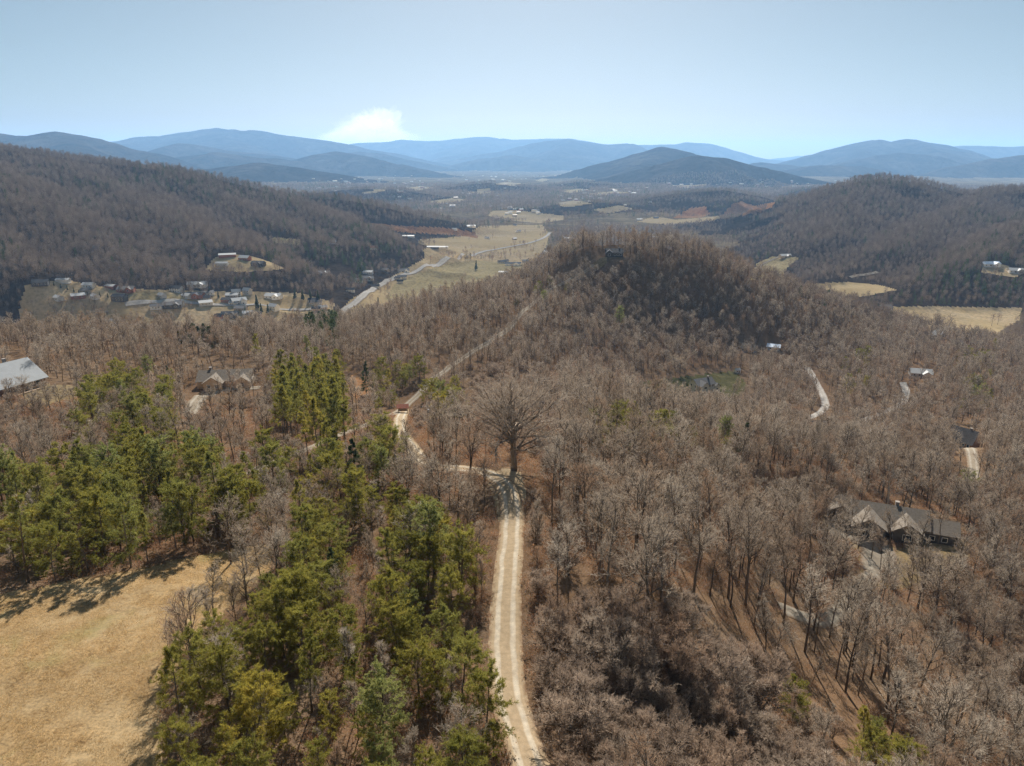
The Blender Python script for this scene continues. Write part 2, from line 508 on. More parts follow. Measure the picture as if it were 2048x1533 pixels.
_n = len(ctrl)
_d2 = ((ctrl[:, None, :2] - ctrl[None, :, :2]) ** 2).sum(-1)
_A = np.zeros((_n + 1, _n + 1)); _A[:_n, :_n] = _phi(_d2) + np.eye(_n) * -0.6; _A[:_n, _n] = 1; _A[_n, :_n] = 1
_w = np.linalg.solve(_A, np.append(ctrl[:, 2], 0))


def near_base(x, y):
    out = np.full(x.shape, _w[_n])
    for i in range(_n):
        out += _w[i] * np.sqrt((x - ctrl[i, 0]) ** 2 + (y - ctrl[i, 1]) ** 2 + C_MQ ** 2)
    return out


# crest lines: (name, [(u, v, Y)], side slope, noise wavelength, noise amount)
RIDGES = [
    ('mountainside', [(-900, 190, 1750), (-400, 225, 1750), (0, 300, 1700), (150, 322, 1700), (300, 337, 1700), (420, 354, 1720), (560, 388, 1750), (700, 404, 1780), (850, 434, 1820), (950, 451, 1880), (1030, 464, 1950)], .50, 300, 1.05),
    ('mountainside', [(120, 335, 1600), (240, 392, 1380), (308, 432, 1200), (411, 472, 1080), (520, 525, 980)], .36, 160, .4),
    ('mountainside', [(-140, 300, 1450), (60, 415, 1090), (140, 470, 990), (250, 530, 900)], .36, 160, .4),
    ('mountainside', [(540, 392, 1700), (640, 435, 1450), (720, 470, 1300)], .36, 160, .4),
    ('mountainside', [(-300, 420, 1050), (-60, 480, 900), (40, 540, 820)], .36, 160, .4),
    ('mountainside', [(330, 345, 1680), (440, 400, 1500), (540, 450, 1320), (620, 490, 1180)], .40, 160, .4),
    ('mountainside', [(20, 310, 1680), (130, 370, 1480), (200, 420, 1320), (280, 470, 1180), (340, 510, 1080)], .40, 160, .4),
    ('wooded_hill', [(1560, 428, 2000), (1640, 398, 1950), (1720, 365, 1900), (1780, 359, 1900), (1850, 368, 1900), (1930, 389, 1880), (2000, 383, 1850), (2100, 372, 1800), (2500, 320, 1700)], .50, 280, 1.0),
    ('wooded_hill', [(2000, 386, 1850), (1880, 447, 1480), (1780, 502, 1200), (1660, 556, 1030)], .36, 160, .4),
    ('wooded_hill', [(2250, 400, 1400), (2000, 500, 1080), (1900, 547, 970), (1810, 577, 920)], .36, 160, .4),
    ('wooded_hill', [(1740, 366, 1880), (1690, 440, 1520), (1640, 490, 1300)], .36, 160, .4),
    ('low_hill', [(590, 393, 3400), (650, 384, 3400), (720, 378, 3400), (800, 380, 3400), (880, 392, 3400)], .30, 300, .7),
    ('low_hill', [(870, 380, 4200), (930, 370, 4200), (980, 366, 4200), (1060, 376, 4200)], .30, 300, .7),
    ('low_hill', [(1070, 375, 4600), (1160, 364, 4600), (1260, 373, 4600)], .30, 300, .7),
    ('low_hill', [(1550, 391, 3600), (1620, 377, 3600), (1700, 378, 3600), (1790, 390, 3600)], .30, 300, .7),
    ('low_hill', [(1100, 412, 2600), (1180, 404, 2600), (1250, 410, 2600)], .30, 250, .7),
    ('low_hill', [(1270, 402, 2800), (1350, 389, 2800), (1450, 381, 2800), (1530, 395, 2800), (1590, 414, 2800)], .26, 200, .9),
    ('mountain', [(1080, 358, 7000), (1130, 346, 7000), (1180, 331, 7000), (1230, 318, 7000), (1260, 309, 7000), (1300, 299, 7000), (1330, 293, 7000), (1365, 298, 7000), (1395, 310, 7000), (1440, 328, 7000)], .42, 700, .9),
    ('mountain', [(1150, 378, 5400), (1200, 362, 5400), (1240, 352, 5400), (1290, 338, 5400), (1340, 325, 5400), (1400, 312, 5400), (1440, 315, 5400), (1480, 325, 5400), (1560, 345, 5400), (1620, 358, 5400), (1690, 374, 5400)], .42, 500, .9),
    ('mountain', [(1330, 300, 7000), (1300, 325, 6300), (1250, 350, 5700)], .30, 500, .35),
    ('mountain', [(420, 262, 12800), (470, 290, 11500), (540, 310, 10500), (600, 325, 9800)], .34, 900, .35),
    ('mountain', [(970, 276, 17500), (940, 300, 15800), (900, 320, 14500)], .34, 1200, .35),
    ('mountain', [(1145, 280, 13800), (1110, 305, 12300), (1060, 325, 11200)], .34, 900, .35),
    ('mountain', [(1825, 281, 11300), (1880, 305, 10000), (1930, 330, 9000)], .34, 800, .35),
    ('mountain', [(1760, 283, 11300), (1730, 310, 10200), (1680, 330, 9400)], .34, 800, .35),
    ('mountain', [(110, 268, 6900), (160, 300, 6000), (230, 330, 5300)], .34, 600, .35),
    ('mountain', [(330, 320, 8000), (420, 304, 8000), (500, 312, 8000), (600, 322, 8000), (690, 342, 8000)], .40, 700, .9),
    ('mountain', [(610, 322, 11000), (700, 303, 11000), (760, 308, 11000), (830, 322, 11000), (910, 340, 11000)], .40, 900, .9),
    ('mountain', [(870, 338, 12000), (960, 318, 12000), (1040, 311, 12000), (1100, 322, 12000), (1190, 338, 12000)], .40, 900, .9),
    ('mountain', [(1440, 338, 9500), (1520, 325, 9500), (1580, 329, 9500), (1650, 340, 9500)], .36, 700, .9),
    ('mountain', [(1640, 338, 9000), (1720, 318, 9000), (1800, 305, 9200), (1870, 312, 9200), (1950, 334, 9000)], .40, 800, .9),
    ('mountain', [(1890, 334, 8000), (1980, 318, 8000), (2060, 310, 8000), (2200, 305, 8000)], .40, 800, .9),
    ('mountain', [(1570, 342, 8000), (1640, 331, 8000), (1720, 332, 8000), (1800, 346, 8000)], .40, 900, .9),
    ('mountain', [(-500, 255, 7000), (-200, 268, 7000), (0, 263, 7000), (60, 273, 7000), (110, 266, 7000), (190, 278, 7000), (240, 289, 7000), (330, 315, 7000), (390, 338, 6900)], .40, 900, .9),
    ('mountain', [(240, 278, 13000), (330, 270, 13000), (420, 256, 13000), (520, 262, 13000), (600, 276, 13000), (690, 290, 13000), (760, 303, 13000), (850, 318, 13000), (940, 336, 13000)], .40, 1500, .9),
    ('mountain', [(270, 315, 9600), (330, 300, 9600), (375, 285, 9600), (440, 297, 9600), (520, 307, 9600), (600, 320, 9600), (700, 340, 9600)], .40, 1100, .9),
    ('mountain', [(560, 330, 8200), (640, 311, 8400), (690, 303, 8600), (750, 316, 8400), (830, 338, 8000), (900, 352, 7700)], .40, 1000, .9),
    ('mountain', [(400, 340, 5600), (520, 326, 5600), (600, 335, 5600), (700, 352, 5500)], .40, 800, .9),
    ('mountain', [(690, 292, 18000), (720, 287, 18000), (790, 280, 18000), (870, 282, 18000), (970, 273, 18000), (1040, 280, 18000), (1140, 278, 18000), (1200, 290, 18000), (1290, 305, 18000)], .40, 1800, .9),
    ('mountain', [(900, 322, 14000), (1000, 302, 14000), (1060, 287, 14000), (1145, 277, 14000), (1215, 289, 14000), (1255, 287, 14000), (1300, 304, 14000), (1360, 322, 14000)], .40, 1600, .9),
    ('mountain', [(1270, 290, 17000), (1345, 290, 17000), (1370, 285, 17000), (1420, 286, 17000), (1470, 300, 17000), (1530, 318, 17000), (1580, 324, 17000)], .40, 1800, .9),
    ('mountain', [(1550, 327, 11500), (1640, 306, 11500), (1700, 293, 11500), (1760, 280, 11500), (1790, 284, 11500), (1825, 278, 11500), (1870, 287, 11500), (1930, 302, 11500), (1990, 322, 11500), (2020, 340, 11500)], .40, 1300, .9),
    ('mountain', [(1850, 300, 15500), (1930, 291, 15500), (1990, 294, 15500), (2100, 292, 15500), (2400, 280, 15500)], .40, 1700, .9),
    ('mountain', [(1500, 322, 23000), (1600, 312, 23000), (1660, 318, 23000)], .40, 1800, .9),
]
_rp = []
for nm, pts, sl, wl_, am in RIDGES:
    P = np.array([at_dist(*p) for p in pts])
    _rp.append((nm, P, sl, wl_, am))


def ridge_height(x, y, k):
    nm, P, sl, wlen, am = _rp[k]
    wv = wlen * (.16 if nm == 'mountain' else .10)
    x, y = x + fbm(x / wlen * 1.3, y / wlen * 1.3, 4, 300 + k) * wv, y + fbm(x / wlen * 1.3 + 5.5, y / wlen * 1.3, 4, 330 + k) * wv * 1.6
    best = np.full(x.shape, 1e12); zc = np.zeros(x.shape)
    for i in range(len(P) - 1):
        ax, ay, az = P[i]; bx, by, bz = P[i + 1]
        dx, dy = bx - ax, by - ay
        t = np.clip(((x - ax) * dx + (y - ay) * dy) / (dx * dx + dy * dy), 0, 1)
        d2 = (x - ax - t * dx) ** 2 + (y - ay - t * dy) ** 2
        m = d2 < best
        best = np.where(m, d2, best); zc = np.where(m, az + t * (bz - az), zc)
    d = np.sqrt(best)
    n = ridged(x / wlen + k * 3.7, y / wlen - k * 1.3, 4, 40 + k) - 0.5
    d = d * np.clip(1 - am * 1.7 * n * smoothstep(0, wlen * .45, d), .62 if nm == 'mountain' else .4, 1.7)
    if nm == 'mountain':
        zc = zc + (zc + 130) * .05 * fbm(x / wlen * 3.1, y / wlen * 3.1, 3, 360 + k)
    rel = zc + 130.0
    reach = np.maximum(rel, 1) / sl
    # concave foot, rounded crest
    w = wlen * .12
    q = (np.sqrt(d * d + w * w) - w) * sl
    return zc - np.where(q < rel, q, rel + (q - rel) * .4), best


def terrain_raw(x, y, want_region=False):
    x = np.asarray(x, float); y = np.asarray(y, float)
    r = np.hypot(x, y)
    z = np.full(x.shape, -130.0) + fbm(x / 420, y / 420, 4, 5) * 9 + fbm(x / 2600, y / 2600, 3, 9) * np.clip(r / 3000, 0, 1) * 26
    region = np.full(x.shape, -1, int)
    nb = r < 1500
    if nb.any():
        w = 1 - smoothstep(800, 1400, r[nb])
        zz = near_base(x[nb], y[nb])
        zz = zz + fbm(x[nb] / 55, y[nb] / 55, 4, 3) * 2.2 * smoothstep(120, 330, r[nb]) + fbm(x[nb] / 14, y[nb] / 14, 3, 4) * .35
        z[nb] = z[nb] * (1 - w) + zz * w
    for k in range(len(_rp)):
        P = _rp[k][1]; reach = (P[:, 2].max() + 400) / _rp[k][2] * 1.2 + 300
        m = (x > P[:, 0].min() - reach) & (x < P[:, 0].max() + reach) & (y > P[:, 1].min() - reach) & (y < P[:, 1].max() + reach)
        if _rp[k][0] != 'mountain':
            m &= y > 620
        if not m.any():
            continue
        h, _ = ridge_height(x[m], y[m], k)
        if _rp[k][0] != 'mountain':
            h = h - 160 * (1 - smoothstep(600, 820, y[m]))
        a = z[m]
        ksm = 14.0 if _rp[k][0] != 'mountain' else 40.0
        hh = np.clip(.5 + .5 * (h - a) / ksm, 0, 1)
        nz = a * (1 - hh) + h * hh + ksm * hh * (1 - hh)
        z[m] = nz
        if want_region:
            rg = region[m]; rg[hh > .5] = k; region[m] = rg
    return (z, region) if want_region else z


# the ground is one polar sheet round the camera's plumb point; heights are read from it everywhere
az_deg = np.concatenate([np.linspace(-44, 44, 600), np.linspace(44, 316, 96)[1:-1]])
az = np.radians(az_deg)
rad = np.concatenate([[2.0, 8.0], np.geomspace(14.0, 620.0, 330, endpoint=False), np.geomspace(620.0, 3400.0, 440, endpoint=False), np.geomspace(3400.0, 28000.0, 190)])
RR, AA = np.meshgrid(rad, az, indexing='ij')
GX = RR * np.sin(AA); GY = RR * np.cos(AA)
nR, nA = GX.shape
GZ, GREG = terrain_raw(GX.ravel(), GY.ravel(), True)
GZ2 = GZ.reshape(nR, nA).copy()


def terrain(x, y):
    """height of the ground sheet at x, y"""
    x = np.asarray(x, float); y = np.asarray(y, float)
    r = np.clip(np.hypot(x, y), 2.0, 27990.0)
    a = np.degrees(np.arctan2(x, y))
    fj = np.where(np.abs(a) <= 44, (a + 44) / 88 * 599, 599 + (np.where(a < 0, a + 360, a) - 44) / 272 * 95)
    fi = np.interp(np.log(r), np.log(rad), np.arange(nR))
    i0 = np.clip(fi.astype(int), 0, nR - 2); j0 = fj.astype(int) % nA; j1 = (j0 + 1) % nA
    wi = fi - i0; wj = fj - np.floor(fj)
    return (GZ2[i0, j0] * (1 - wj) + GZ2[i0, j1] * wj) * (1 - wi) + (GZ2[i0 + 1, j0] * (1 - wj) + GZ2[i0 + 1, j1] * wj) * wi


def hit(u, v, y0=30, y1=26000, n=900):
    """first terrain point seen at pixel (u, v)"""
    Y = np.geomspace(y0, y1, n)
    a = (u - 1024.0) / F_PX; b = (766.5 - v) / F_PX; yy = CP + b * SP
    X = a / yy * Y; Z = CAM_Z + (-SP + b * CP) / yy * Y
    g = terrain(X, Y) - Z
    i = int(np.argmax(g > 0))
    if g[i] <= 0:
        i = n - 1
    i = max(i, 1)
    t = g[i - 1] / (g[i - 1] - g[i]) if g[i] != g[i - 1] else 0
    Yh = Y[i - 1] + (Y[i] - Y[i - 1]) * min(max(t, 0), 1)
    return np.array([a / yy * Yh, Yh, 0.0])


def smooth_line(pts, step):
    """Catmull-Rom through 2-D points, resampled"""
    P = np.array(pts, float)
    P = np.vstack([2 * P[0] - P[1], P, 2 * P[-1] - P[-2]])
    out = []
    for i in range(1, len(P) - 2):
        n = max(2, int(np.linalg.norm(P[i + 1] - P[i]) / step))
        for t in np.linspace(0, 1, n, endpoint=False):
            out.append(.5 * ((2 * P[i]) + (-P[i - 1] + P[i + 1]) * t + (2 * P[i - 1] - 5 * P[i] + 4 * P[i + 1] - P[i + 2]) * t * t + (-P[i - 1] + 3 * P[i] - 3 * P[i + 1] + P[i + 2]) * t ** 3))
    out.append(P[-2])
    return np.array(out)


# road centre lines as pixels of the photograph, dropped on the ground
ROADS = [
    ('gravel_road', 'gravel', 4.4, [(1130, 1760), (1062, 1533), (1035, 1455), (1016, 1380), (1011, 1300), (1012, 1200), (1020, 1100), (1024, 1020), (1010, 972), (975, 947), (925, 938), (865, 930), (822, 895), (800, 855), (806, 818)], 1.0),
    ('ridge_road', 'gravel_grey', 3.4, [(480, 950), (600, 905), (700, 863), (755, 840), (812, 812), (850, 775), (900, 733), (950, 700), (1000, 670), (1045, 624), (1085, 590), (1135, 562), (1188, 533)], 2.0),
    ('hollow_road', 'asphalt', 4.5, [(1230, 800), (1310, 806), (1380, 822), (1450, 828), (1530, 847), (1600, 842), (1650, 815), (1635, 770), (1615, 735)], 2.0),
    ('side_road', 'asphalt', 4.5, [(1700, 850), (1790, 815), (1812, 790), (1806, 765)], 2.0),
    ('driveway', 'concrete', 9.0, [(1660, 1040), (1710, 1062), (1752, 1098), (1758, 1150)], 2.0),
    ('driveway', 'concrete', 4.0, [(1752, 1140), (1690, 1210), (1640, 1240), (1560, 1215)], 2.0),
    ('driveway', 'gravel_grey', 4.0, [(1925, 885), (1945, 915), (1948, 960)], 2.0),
    ('driveway', 'gravel_grey', 5.0, [(380, 830), (400, 795), (430, 775), (520, 772)], 2.0),
    ('valley_road', 'asphalt', 9.0, [(640, 655), (668, 637), (700, 614), (720, 599), (755, 573), (800, 553), (840, 541), (880, 528), (920, 516), (960, 506), (1010, 496), (1055, 488), (1085, 478), (1100, 466)], 8.0),
    ('lane', 'asphalt', 6.0, [(250, 610), (330, 600), (400, 607), (480, 613), (560, 619), (640, 620)], 8.0),
    ('lane', 'asphalt', 5.0, [(180, 655), (240, 648), (300, 652), (360, 656)], 8.0),
    ('lane', 'asphalt', 5.5, [(440, 640), (500, 645), (570, 650), (640, 660)], 8.0),
    ('lane', 'gravel_grey', 6.0, [(1540, 552), (1522, 545), (1518, 533), (1530, 524), (1560, 514)], 8.0),
    ('lane', 'gravel_grey', 6.0, [(1700, 556), (1755, 545)], 8.0),
]
road_lines = []
for nm, mt, wd, px, step in ROADS:
    y0 = 30 if px[0][1] > 700 else 500
    pts = [hit(u, v, y0)[:2] for u, v in px]
    line = smooth_line(pts, step)
    if y0 > 100:
        for _ in range(12):
            line[1:-1] = .25 * line[:-2] + .5 * line[1:-1] + .25 * line[2:]
    road_lines.append((nm, mt, wd, line))
near_lines = [(w, L) for nm, mt, w, L in road_lines if L[:, 1].max() < 720]


def road_dist(x, y, lines):
    """distance to the nearest road edge"""
    best = np.full(x.shape, 1e9)
    for w, L in lines:
        m = (x > L[:, 0].min() - 40) & (x < L[:, 0].max() + 40) & (y > L[:, 1].min() - 40) & (y < L[:, 1].max() + 40)
        if not m.any():
            continue
        xs, ys = x[m], y[m]
        b = np.full(xs.shape, 1e9)
        for p in L[::2]:
            b = np.minimum(b, (xs - p[0]) ** 2 + (ys - p[1]) ** 2)
        best[m] = np.minimum(best[m], np.sqrt(b) - w / 2)
    return best


HOUSE_PADS = []     # (x, y, radius, z) levelled building plots, filled below


def ground(x, y):
    return float(terrain(np.array([x]), np.array([y]))[0])


# level plots for the nearer houses: pixel of the house foot, radius
PLOTS = {'metal_roof': (10, 782, 13), 'brown_roof': (455, 768, 15), 'hilltop': (1228, 513, 11), 'hollow': (1403, 783, 12), 'brown_cabin': (1497, 703, 9), 'blue_roof': (1547, 699, 7), 'pale': (1840, 752, 11),
         'rust': (1636, 858, 8), 'steep': (1925, 890, 10), 'big': (1800, 1060, 17)}
plot_at = {}
for k, (u, v, r) in PLOTS.items():
    p = hit(u, v)
    z = ground(p[0], p[1])
    plot_at[k] = (p[0], p[1], z)
    HOUSE_PADS.append((p[0], p[1], r, z))

# open land: (name, material, polygon in pixels of the photograph, nearest and farthest forward distance)
FIELDS = [
    ('meadow', 'meadow', [(-700, 2600), (-700, 1215), (0, 1190), (130, 1165), (300, 1132), (400, 1112), (470, 1095), (548, 1090), (540, 1140), (490, 1190), (430, 1240), (372, 1300), (335, 1380), (322, 1440), (325, 1533), (290, 2600)], 0, 130),
    ('lawn', 'lawn', [(1275, 765), (1380, 752), (1470, 742), (1495, 770), (1480, 800), (1380, 806), (1290, 800)], 250, 560),
    ('yard', 'yard', [(1640, 1025), (1700, 1040), (1740, 1040), (1790, 1100), (1850, 1085), (1930, 1080), (1940, 1110), (1880, 1150), (1800, 1180), (1725, 1165), (1715, 1100), (1650, 1050)], 120, 260),
    ('yard', 'yard', [(1178, 540), (1182, 522), (1212, 518), (1222, 532)], 400, 640),
    ('yard', 'yard', [(40, 790), (80, 768), (140, 772), (200, 780), (140, 800), (60, 815)], 150, 320),
    ('turnaround', 'sand', [(968, 946), (1010, 938), (1042, 944), (1052, 985), (1046, 1060), (1000, 1050), (988, 1000), (975, 968)], 80, 170),
    ('bare_soil', 'orange_dirt', [(688, 770), (705, 752), (735, 765), (745, 790), (715, 800)], 200, 400),
    ('pasture', 'pasture', [(58, 604), (58, 575), (90, 566), (120, 563), (170, 574), (212, 580), (216, 600), (150, 607)], 600, 1500),
    ('pasture', 'pasture_green', [(255, 600), (262, 582), (352, 588), (372, 600), (310, 608)], 600, 1500),
    ('pasture', 'pasture', [(375, 612), (392, 595), (470, 588), (540, 586), (600, 590), (598, 612), (560, 622), (592, 632), (590, 652), (470, 648), (432, 638), (420, 620)], 600, 1500),
    ('pasture', 'pasture', [(210, 656), (222, 641), (290, 643), (300, 655)], 600, 1300),
    ('pasture', 'pasture', [(410, 540), (430, 515), (455, 508), (505, 513), (540, 524), (572, 538), (500, 545)], 700, 1700),
    ('pasture', 'pasture_green', [(535, 485), (545, 475), (602, 480), (600, 490)], 700, 2200),
    ('pasture', 'pasture_green', [(770, 600), (790, 568), (832, 549), (900, 526), (960, 522), (1050, 528), (1048, 548), (985, 562), (935, 584), (850, 602)], 600, 2400),
    ('pasture', 'pasture', [(690, 640), (722, 612), (800, 606), (812, 616), (770, 636)], 600, 2000),
    ('pasture', 'pasture', [(848, 520), (846, 498), (880, 488), (930, 490), (945, 500), (900, 514)], 700, 2600),
    ('pasture', 'pasture', [(945, 502), (958, 484), (952, 466), (1030, 454), (1090, 458), (1085, 474), (1050, 486), (1000, 495)], 700, 3200),
    ('bare_soil', 'orange_dirt', [(705, 447), (760, 449), (830, 453), (905, 457), (975, 470), (962, 478), (905, 470), (820, 466), (740, 457)], 700, 3200),
    ('pasture', 'pasture', [(975, 432), (985, 422), (1030, 421), (1125, 431), (1128, 440), (1080, 447), (1010, 440)], 700, 4500),
    ('pasture', 'pasture', [(1272, 444), (1310, 433), (1350, 440), (1440, 433), (1440, 440), (1340, 450)], 700, 4500),
    ('bare_soil', 'orange_dirt', [(1345, 437), (1385, 415), (1412, 413), (1420, 428), (1400, 436)], 700, 4500),
    ('bare_soil', 'orange_dirt', [(1440, 434), (1462, 412), (1482, 404), (1510, 412), (1552, 404), (1545, 414), (1505, 430)], 700, 4500),
    ('pasture', 'pasture', [(1618, 568), (1700, 564), (1762, 571), (1795, 580), (1725, 594), (1680, 591)], 600, 1900),
    ('pasture', 'pasture', [(1772, 614), (1850, 613), (2042, 616), (2040, 640), (1992, 668), (1930, 668), (1860, 656), (1800, 634)], 600, 1700),
    ('pasture', 'pasture_green', [(1500, 560), (1512, 528), (1545, 513), (1600, 515), (1575, 535), (1560, 560)], 600, 2000),
    ('pasture', 'pasture', [(1458, 535), (1465, 525), (1490, 527), (1490, 537)], 600, 2400),
    ('pasture', 'pasture', [(1960, 545), (1975, 525), (2010, 530), (2048, 545), (2030, 556)], 600, 2000),
    ('pasture', 'pasture', [(1105, 408), (1150, 401), (1185, 407), (1135, 415)], 1500, 7000),
    ('pasture', 'pasture', [(855, 404), (905, 396), (940, 401), (880, 408)], 1500, 7000),
    ('pasture', 'pasture', [(1185, 420), (1240, 411), (1268, 418), (1210, 428)], 1500, 7000),
    ('pasture', 'pasture', [(1120, 382), (1160, 378), (1185, 381), (1140, 387)], 1500, 9000),
    ('pasture', 'pasture', [(930, 384), (975, 379), (1000, 382), (960, 389)], 1500, 9000),
    ('pasture', 'pasture', [(1340, 372), (1390, 368), (1420, 371), (1370, 377)], 1500, 9000),
    ('pasture', 'pasture', [(800, 378), (840, 373), (870, 376), (830, 382)], 1500, 9000),
    ('pasture', 'pasture', [(1170, 388), (1230, 383), (1260, 386), (1200, 392)], 1500, 6000),
    ('pasture', 'pasture', [(712, 386), (760, 379), (775, 381), (740, 388)], 2500, 8000),
    ('pasture', 'pasture', [(985, 370), (1010, 364), (1050, 368), (1030, 375)], 2500, 9000),
    ('pasture', 'pasture', [(1070, 362), (1085, 357), (1100, 359), (1085, 364)], 2500, 9000),
    ('valley_lots', 'pasture', [(40, 612), (50, 572), (130, 560), (215, 576), (400, 583), (600, 586), (668, 606), (668, 660), (560, 690), (430, 685), (330, 670), (40, 660)], 600, 1500),
    ('valley_lots', 'pasture', [(650, 662), (700, 600), (800, 545), (870, 505), (840, 480), (930, 472), (960, 452), (1085, 450), (1100, 470), (1095, 490), (1060, 540), (940, 590), (800, 640)], 600, 4000),
]


def field_of(u, v, y):
    f = np.full(u.shape, -1, int)
    for i, (nm, mt, poly, a, b) in enumerate(FIELDS):
        m = (f < 0) & (y > a) & (y < b)
        if m.any():
            idx = np.where(m)[0]
            f[idx[in_poly(u[idx], v[idx], poly)]] = i
    return f


# ------------------------------------------------------------------ the ground as one polar sheet, cut into its regions
for px_, py_, pr, pz in HOUSE_PADS:
    d = np.hypot(GX.ravel() - px_, GY.ravel() - py_)
    w = 1 - smoothstep(pr, pr * 1.9, d)
    GZ = GZ * (1 - w) + pz * w
GZ2 = GZ.reshape(nR, nA).copy()
rd = road_dist(GX.ravel(), GY.ravel(), near_lines)
GZ = GZ - .22 * (1 - smoothstep(-.2, 1.2, rd))
GV = np.stack([GX.ravel(), GY.ravel(), GZ], 1)
ii, jj = np.meshgrid(np.arange(nR - 1), np.arange(nA), indexing='ij')
j2 = (jj + 1) % nA
quads = np.stack([ii * nA + jj, ii * nA + j2, (ii + 1) * nA + j2, (ii + 1) * nA + jj], -1).reshape(-1, 4)[:, ::-1]
fc = GV[quads].mean(1)
fr = np.hypot(fc[:, 0], fc[:, 1])
fu, fv, _ = project(fc[:, 0], fc[:, 1], fc[:, 2])
ffield = np.where(fc[:, 1] > 5, field_of(fu, fv, fc[:, 1]), -1)
freg = GREG[quads[:, 0]]
cls = np.full(len(quads), 0)
CN = ['ground', 'hill', 'valley_floor']
CM = ['litter', 'litter', 'valley_floor']
cls[(fr > 330) & (fc[:, 2] > -112)] = 1
cls[(freg < 0) & (fr > 620) & ((fc[:, 2] <= -112) | (fr > 900))] = 2
names_seen = {}
for k, (nm, *_r) in enumerate(_rp):
    if nm == 'mountain':
        cid = len(CN); CN.append('mountain'); CM.append('mountain')
    else:
        if nm not in names_seen:
            names_seen[nm] = len(CN); CN.append(nm); CM.append('forest_floor')
        cid = names_seen[nm]
    cls[freg == k] = cid
for i, (nm, mt, *_r) in enumerate(FIELDS):
    cls[ffield == i] = len(CN); CN.append(nm); CM.append(mt)
for c in range(len(CN)):
    q = quads[cls == c]
    if len(q) == 0:
        continue
    used, inv = np.unique(q.ravel(), return_inverse=True)
    o = link(CN[c], mesh_np(CN[c], GV[used], inv.reshape(-1, 4), [M[CM[c]]], smooth=True))
    o['kind'] = 'structure'

# roads: ribbons draped over the ground
for nm, mt, wd, L in road_lines:
    T = np.gradient(L, axis=0); T /= np.linalg.norm(T, axis=1, keepdims=True)
    N = np.stack([T[:, 1], -T[:, 0]], 1)
    K = 9
    s = np.linspace(-1, 1, K)
    wob = 1 + .10 * fbm(np.arange(len(L)) * .13, np.full(len(L), wd), 3, 21)
    PX = L[:, None, :] + N[:, None, :] * (s[None, :, None] * (wd / 2) * wob[:, None, None])
    x = PX[..., 0].ravel(); y = PX[..., 1].ravel()
    z = terrain(x, y)
    far = L[:, 1].max() > 720
    z = z + (.9 if far else .05) - .10 * (np.abs(np.tile(s, len(L))) > .99) + .04 * (1 - np.tile(s, len(L)) ** 2)
    i_, j_ = np.meshgrid(np.arange(len(L) - 1), np.arange(K - 1), indexing='ij')
    q = np.stack([i_ * K + j_, i_ * K + j_ + 1, (i_ + 1) * K + j_ + 1, (i_ + 1) * K + j_], -1).reshape(-1, 4)
    me = mesh_np(nm, np.stack([x, y, z], 1), q, [M[mt]], smooth=True)
    a = me.attributes.new('across', 'FLOAT', 'POINT')
    a.data.foreach_set('value', np.tile(s, len(L)).astype(np.float32))
    link(nm, me)['kind'] = 'structure'

# ------------------------------------------------------------------ tree prototypes (meshes only; they are placed further down)
def unit(a):
    return a / np.maximum(np.linalg.norm(a, axis=-1, keepdims=True), 1e-9)


def grow(g, start, d, ln, K, wander, up):
    """n branches as polylines of K points"""
    n = len(start)
    pts = np.zeros((n, K, 3)); pts[:, 0] = start
    d = unit(d)
    for k in range(1, K):
        pts[:, k] = pts[:, k - 1] + d * (ln / (K - 1))[:, None]
        d = unit(d + g.normal(0, wander, (n, 3)) + np.array([0, 0, up]))
    return pts


def along(pts, t):
    """point and direction at parameter t (n, m) of polylines (n, K, 3)"""
    n, K, _ = pts.shape
    f = np.clip(t * (K - 1), 0, K - 1.001)
    i = f.astype(int); w = (f - i)[..., None]
    r = np.arange(n)[:, None]
    a = pts[r, i]; b = pts[r, i + 1]
    return a + (b - a) * w, unit(b - a)


def fork(g, pts, m, t0, t1, ang0, ang1, len_of):
    """m children per branch: starts, directions, lengths, parent t"""
    n = len(pts)
    t = t0 + (t1 - t0) * (np.arange(m)[None, :] + g.random((n, m))) / m
    p, d = along(pts, t)
    rnd = g.normal(0, 1, (n, m, 3))
    perp = unit(rnd - (rnd * d).sum(-1, keepdims=True) * d)
    ang = g.uniform(ang0, ang1, (n, m))[..., None]
    dd = d * np.cos(ang) + perp * np.sin(ang)
    return p.reshape(-1, 3), dd.reshape(-1, 3), len_of(t).ravel(), t.ravel()


def tubes(pts, r0, r1, sides):
    """closed-looking tubes round polylines -> V, T"""
    n, K, _ = pts.shape
    tan = unit(np.gradient(pts, axis=1))
    ref = np.where(np.abs(tan[..., 2:3]) > .9, np.array([1., 0, 0]), np.array([0, 0, 1.]))
    a = unit(np.cross(tan, ref)); b = np.cross(tan, a)
    rr = r0[:, None] + (r1 - r0)[:, None] * np.linspace(0, 1, K)[None, :]
    ph = np.arange(sides) * 2 * np.pi / sides
    V = pts[:, :, None, :] + rr[:, :, None, None] * (a[:, :, None, :] * np.cos(ph)[:, None] + b[:, :, None, :] * np.sin(ph)[:, None])
    base = (np.arange(n) * K * sides)[:, None, None]
    k = (np.arange(K - 1) * sides)[None, :, None]
    s = np.arange(sides)[None, None, :]; s2 = (s + 1) % sides
    A = base + k + s; B = base + k + s2; Cc = B + sides; D = A + sides
    T = np.concatenate([np.stack([A, B, Cc], -1).reshape(-1, 3), np.stack([A, Cc, D], -1).reshape(-1, 3)])
    return V.reshape(-1, 3), T


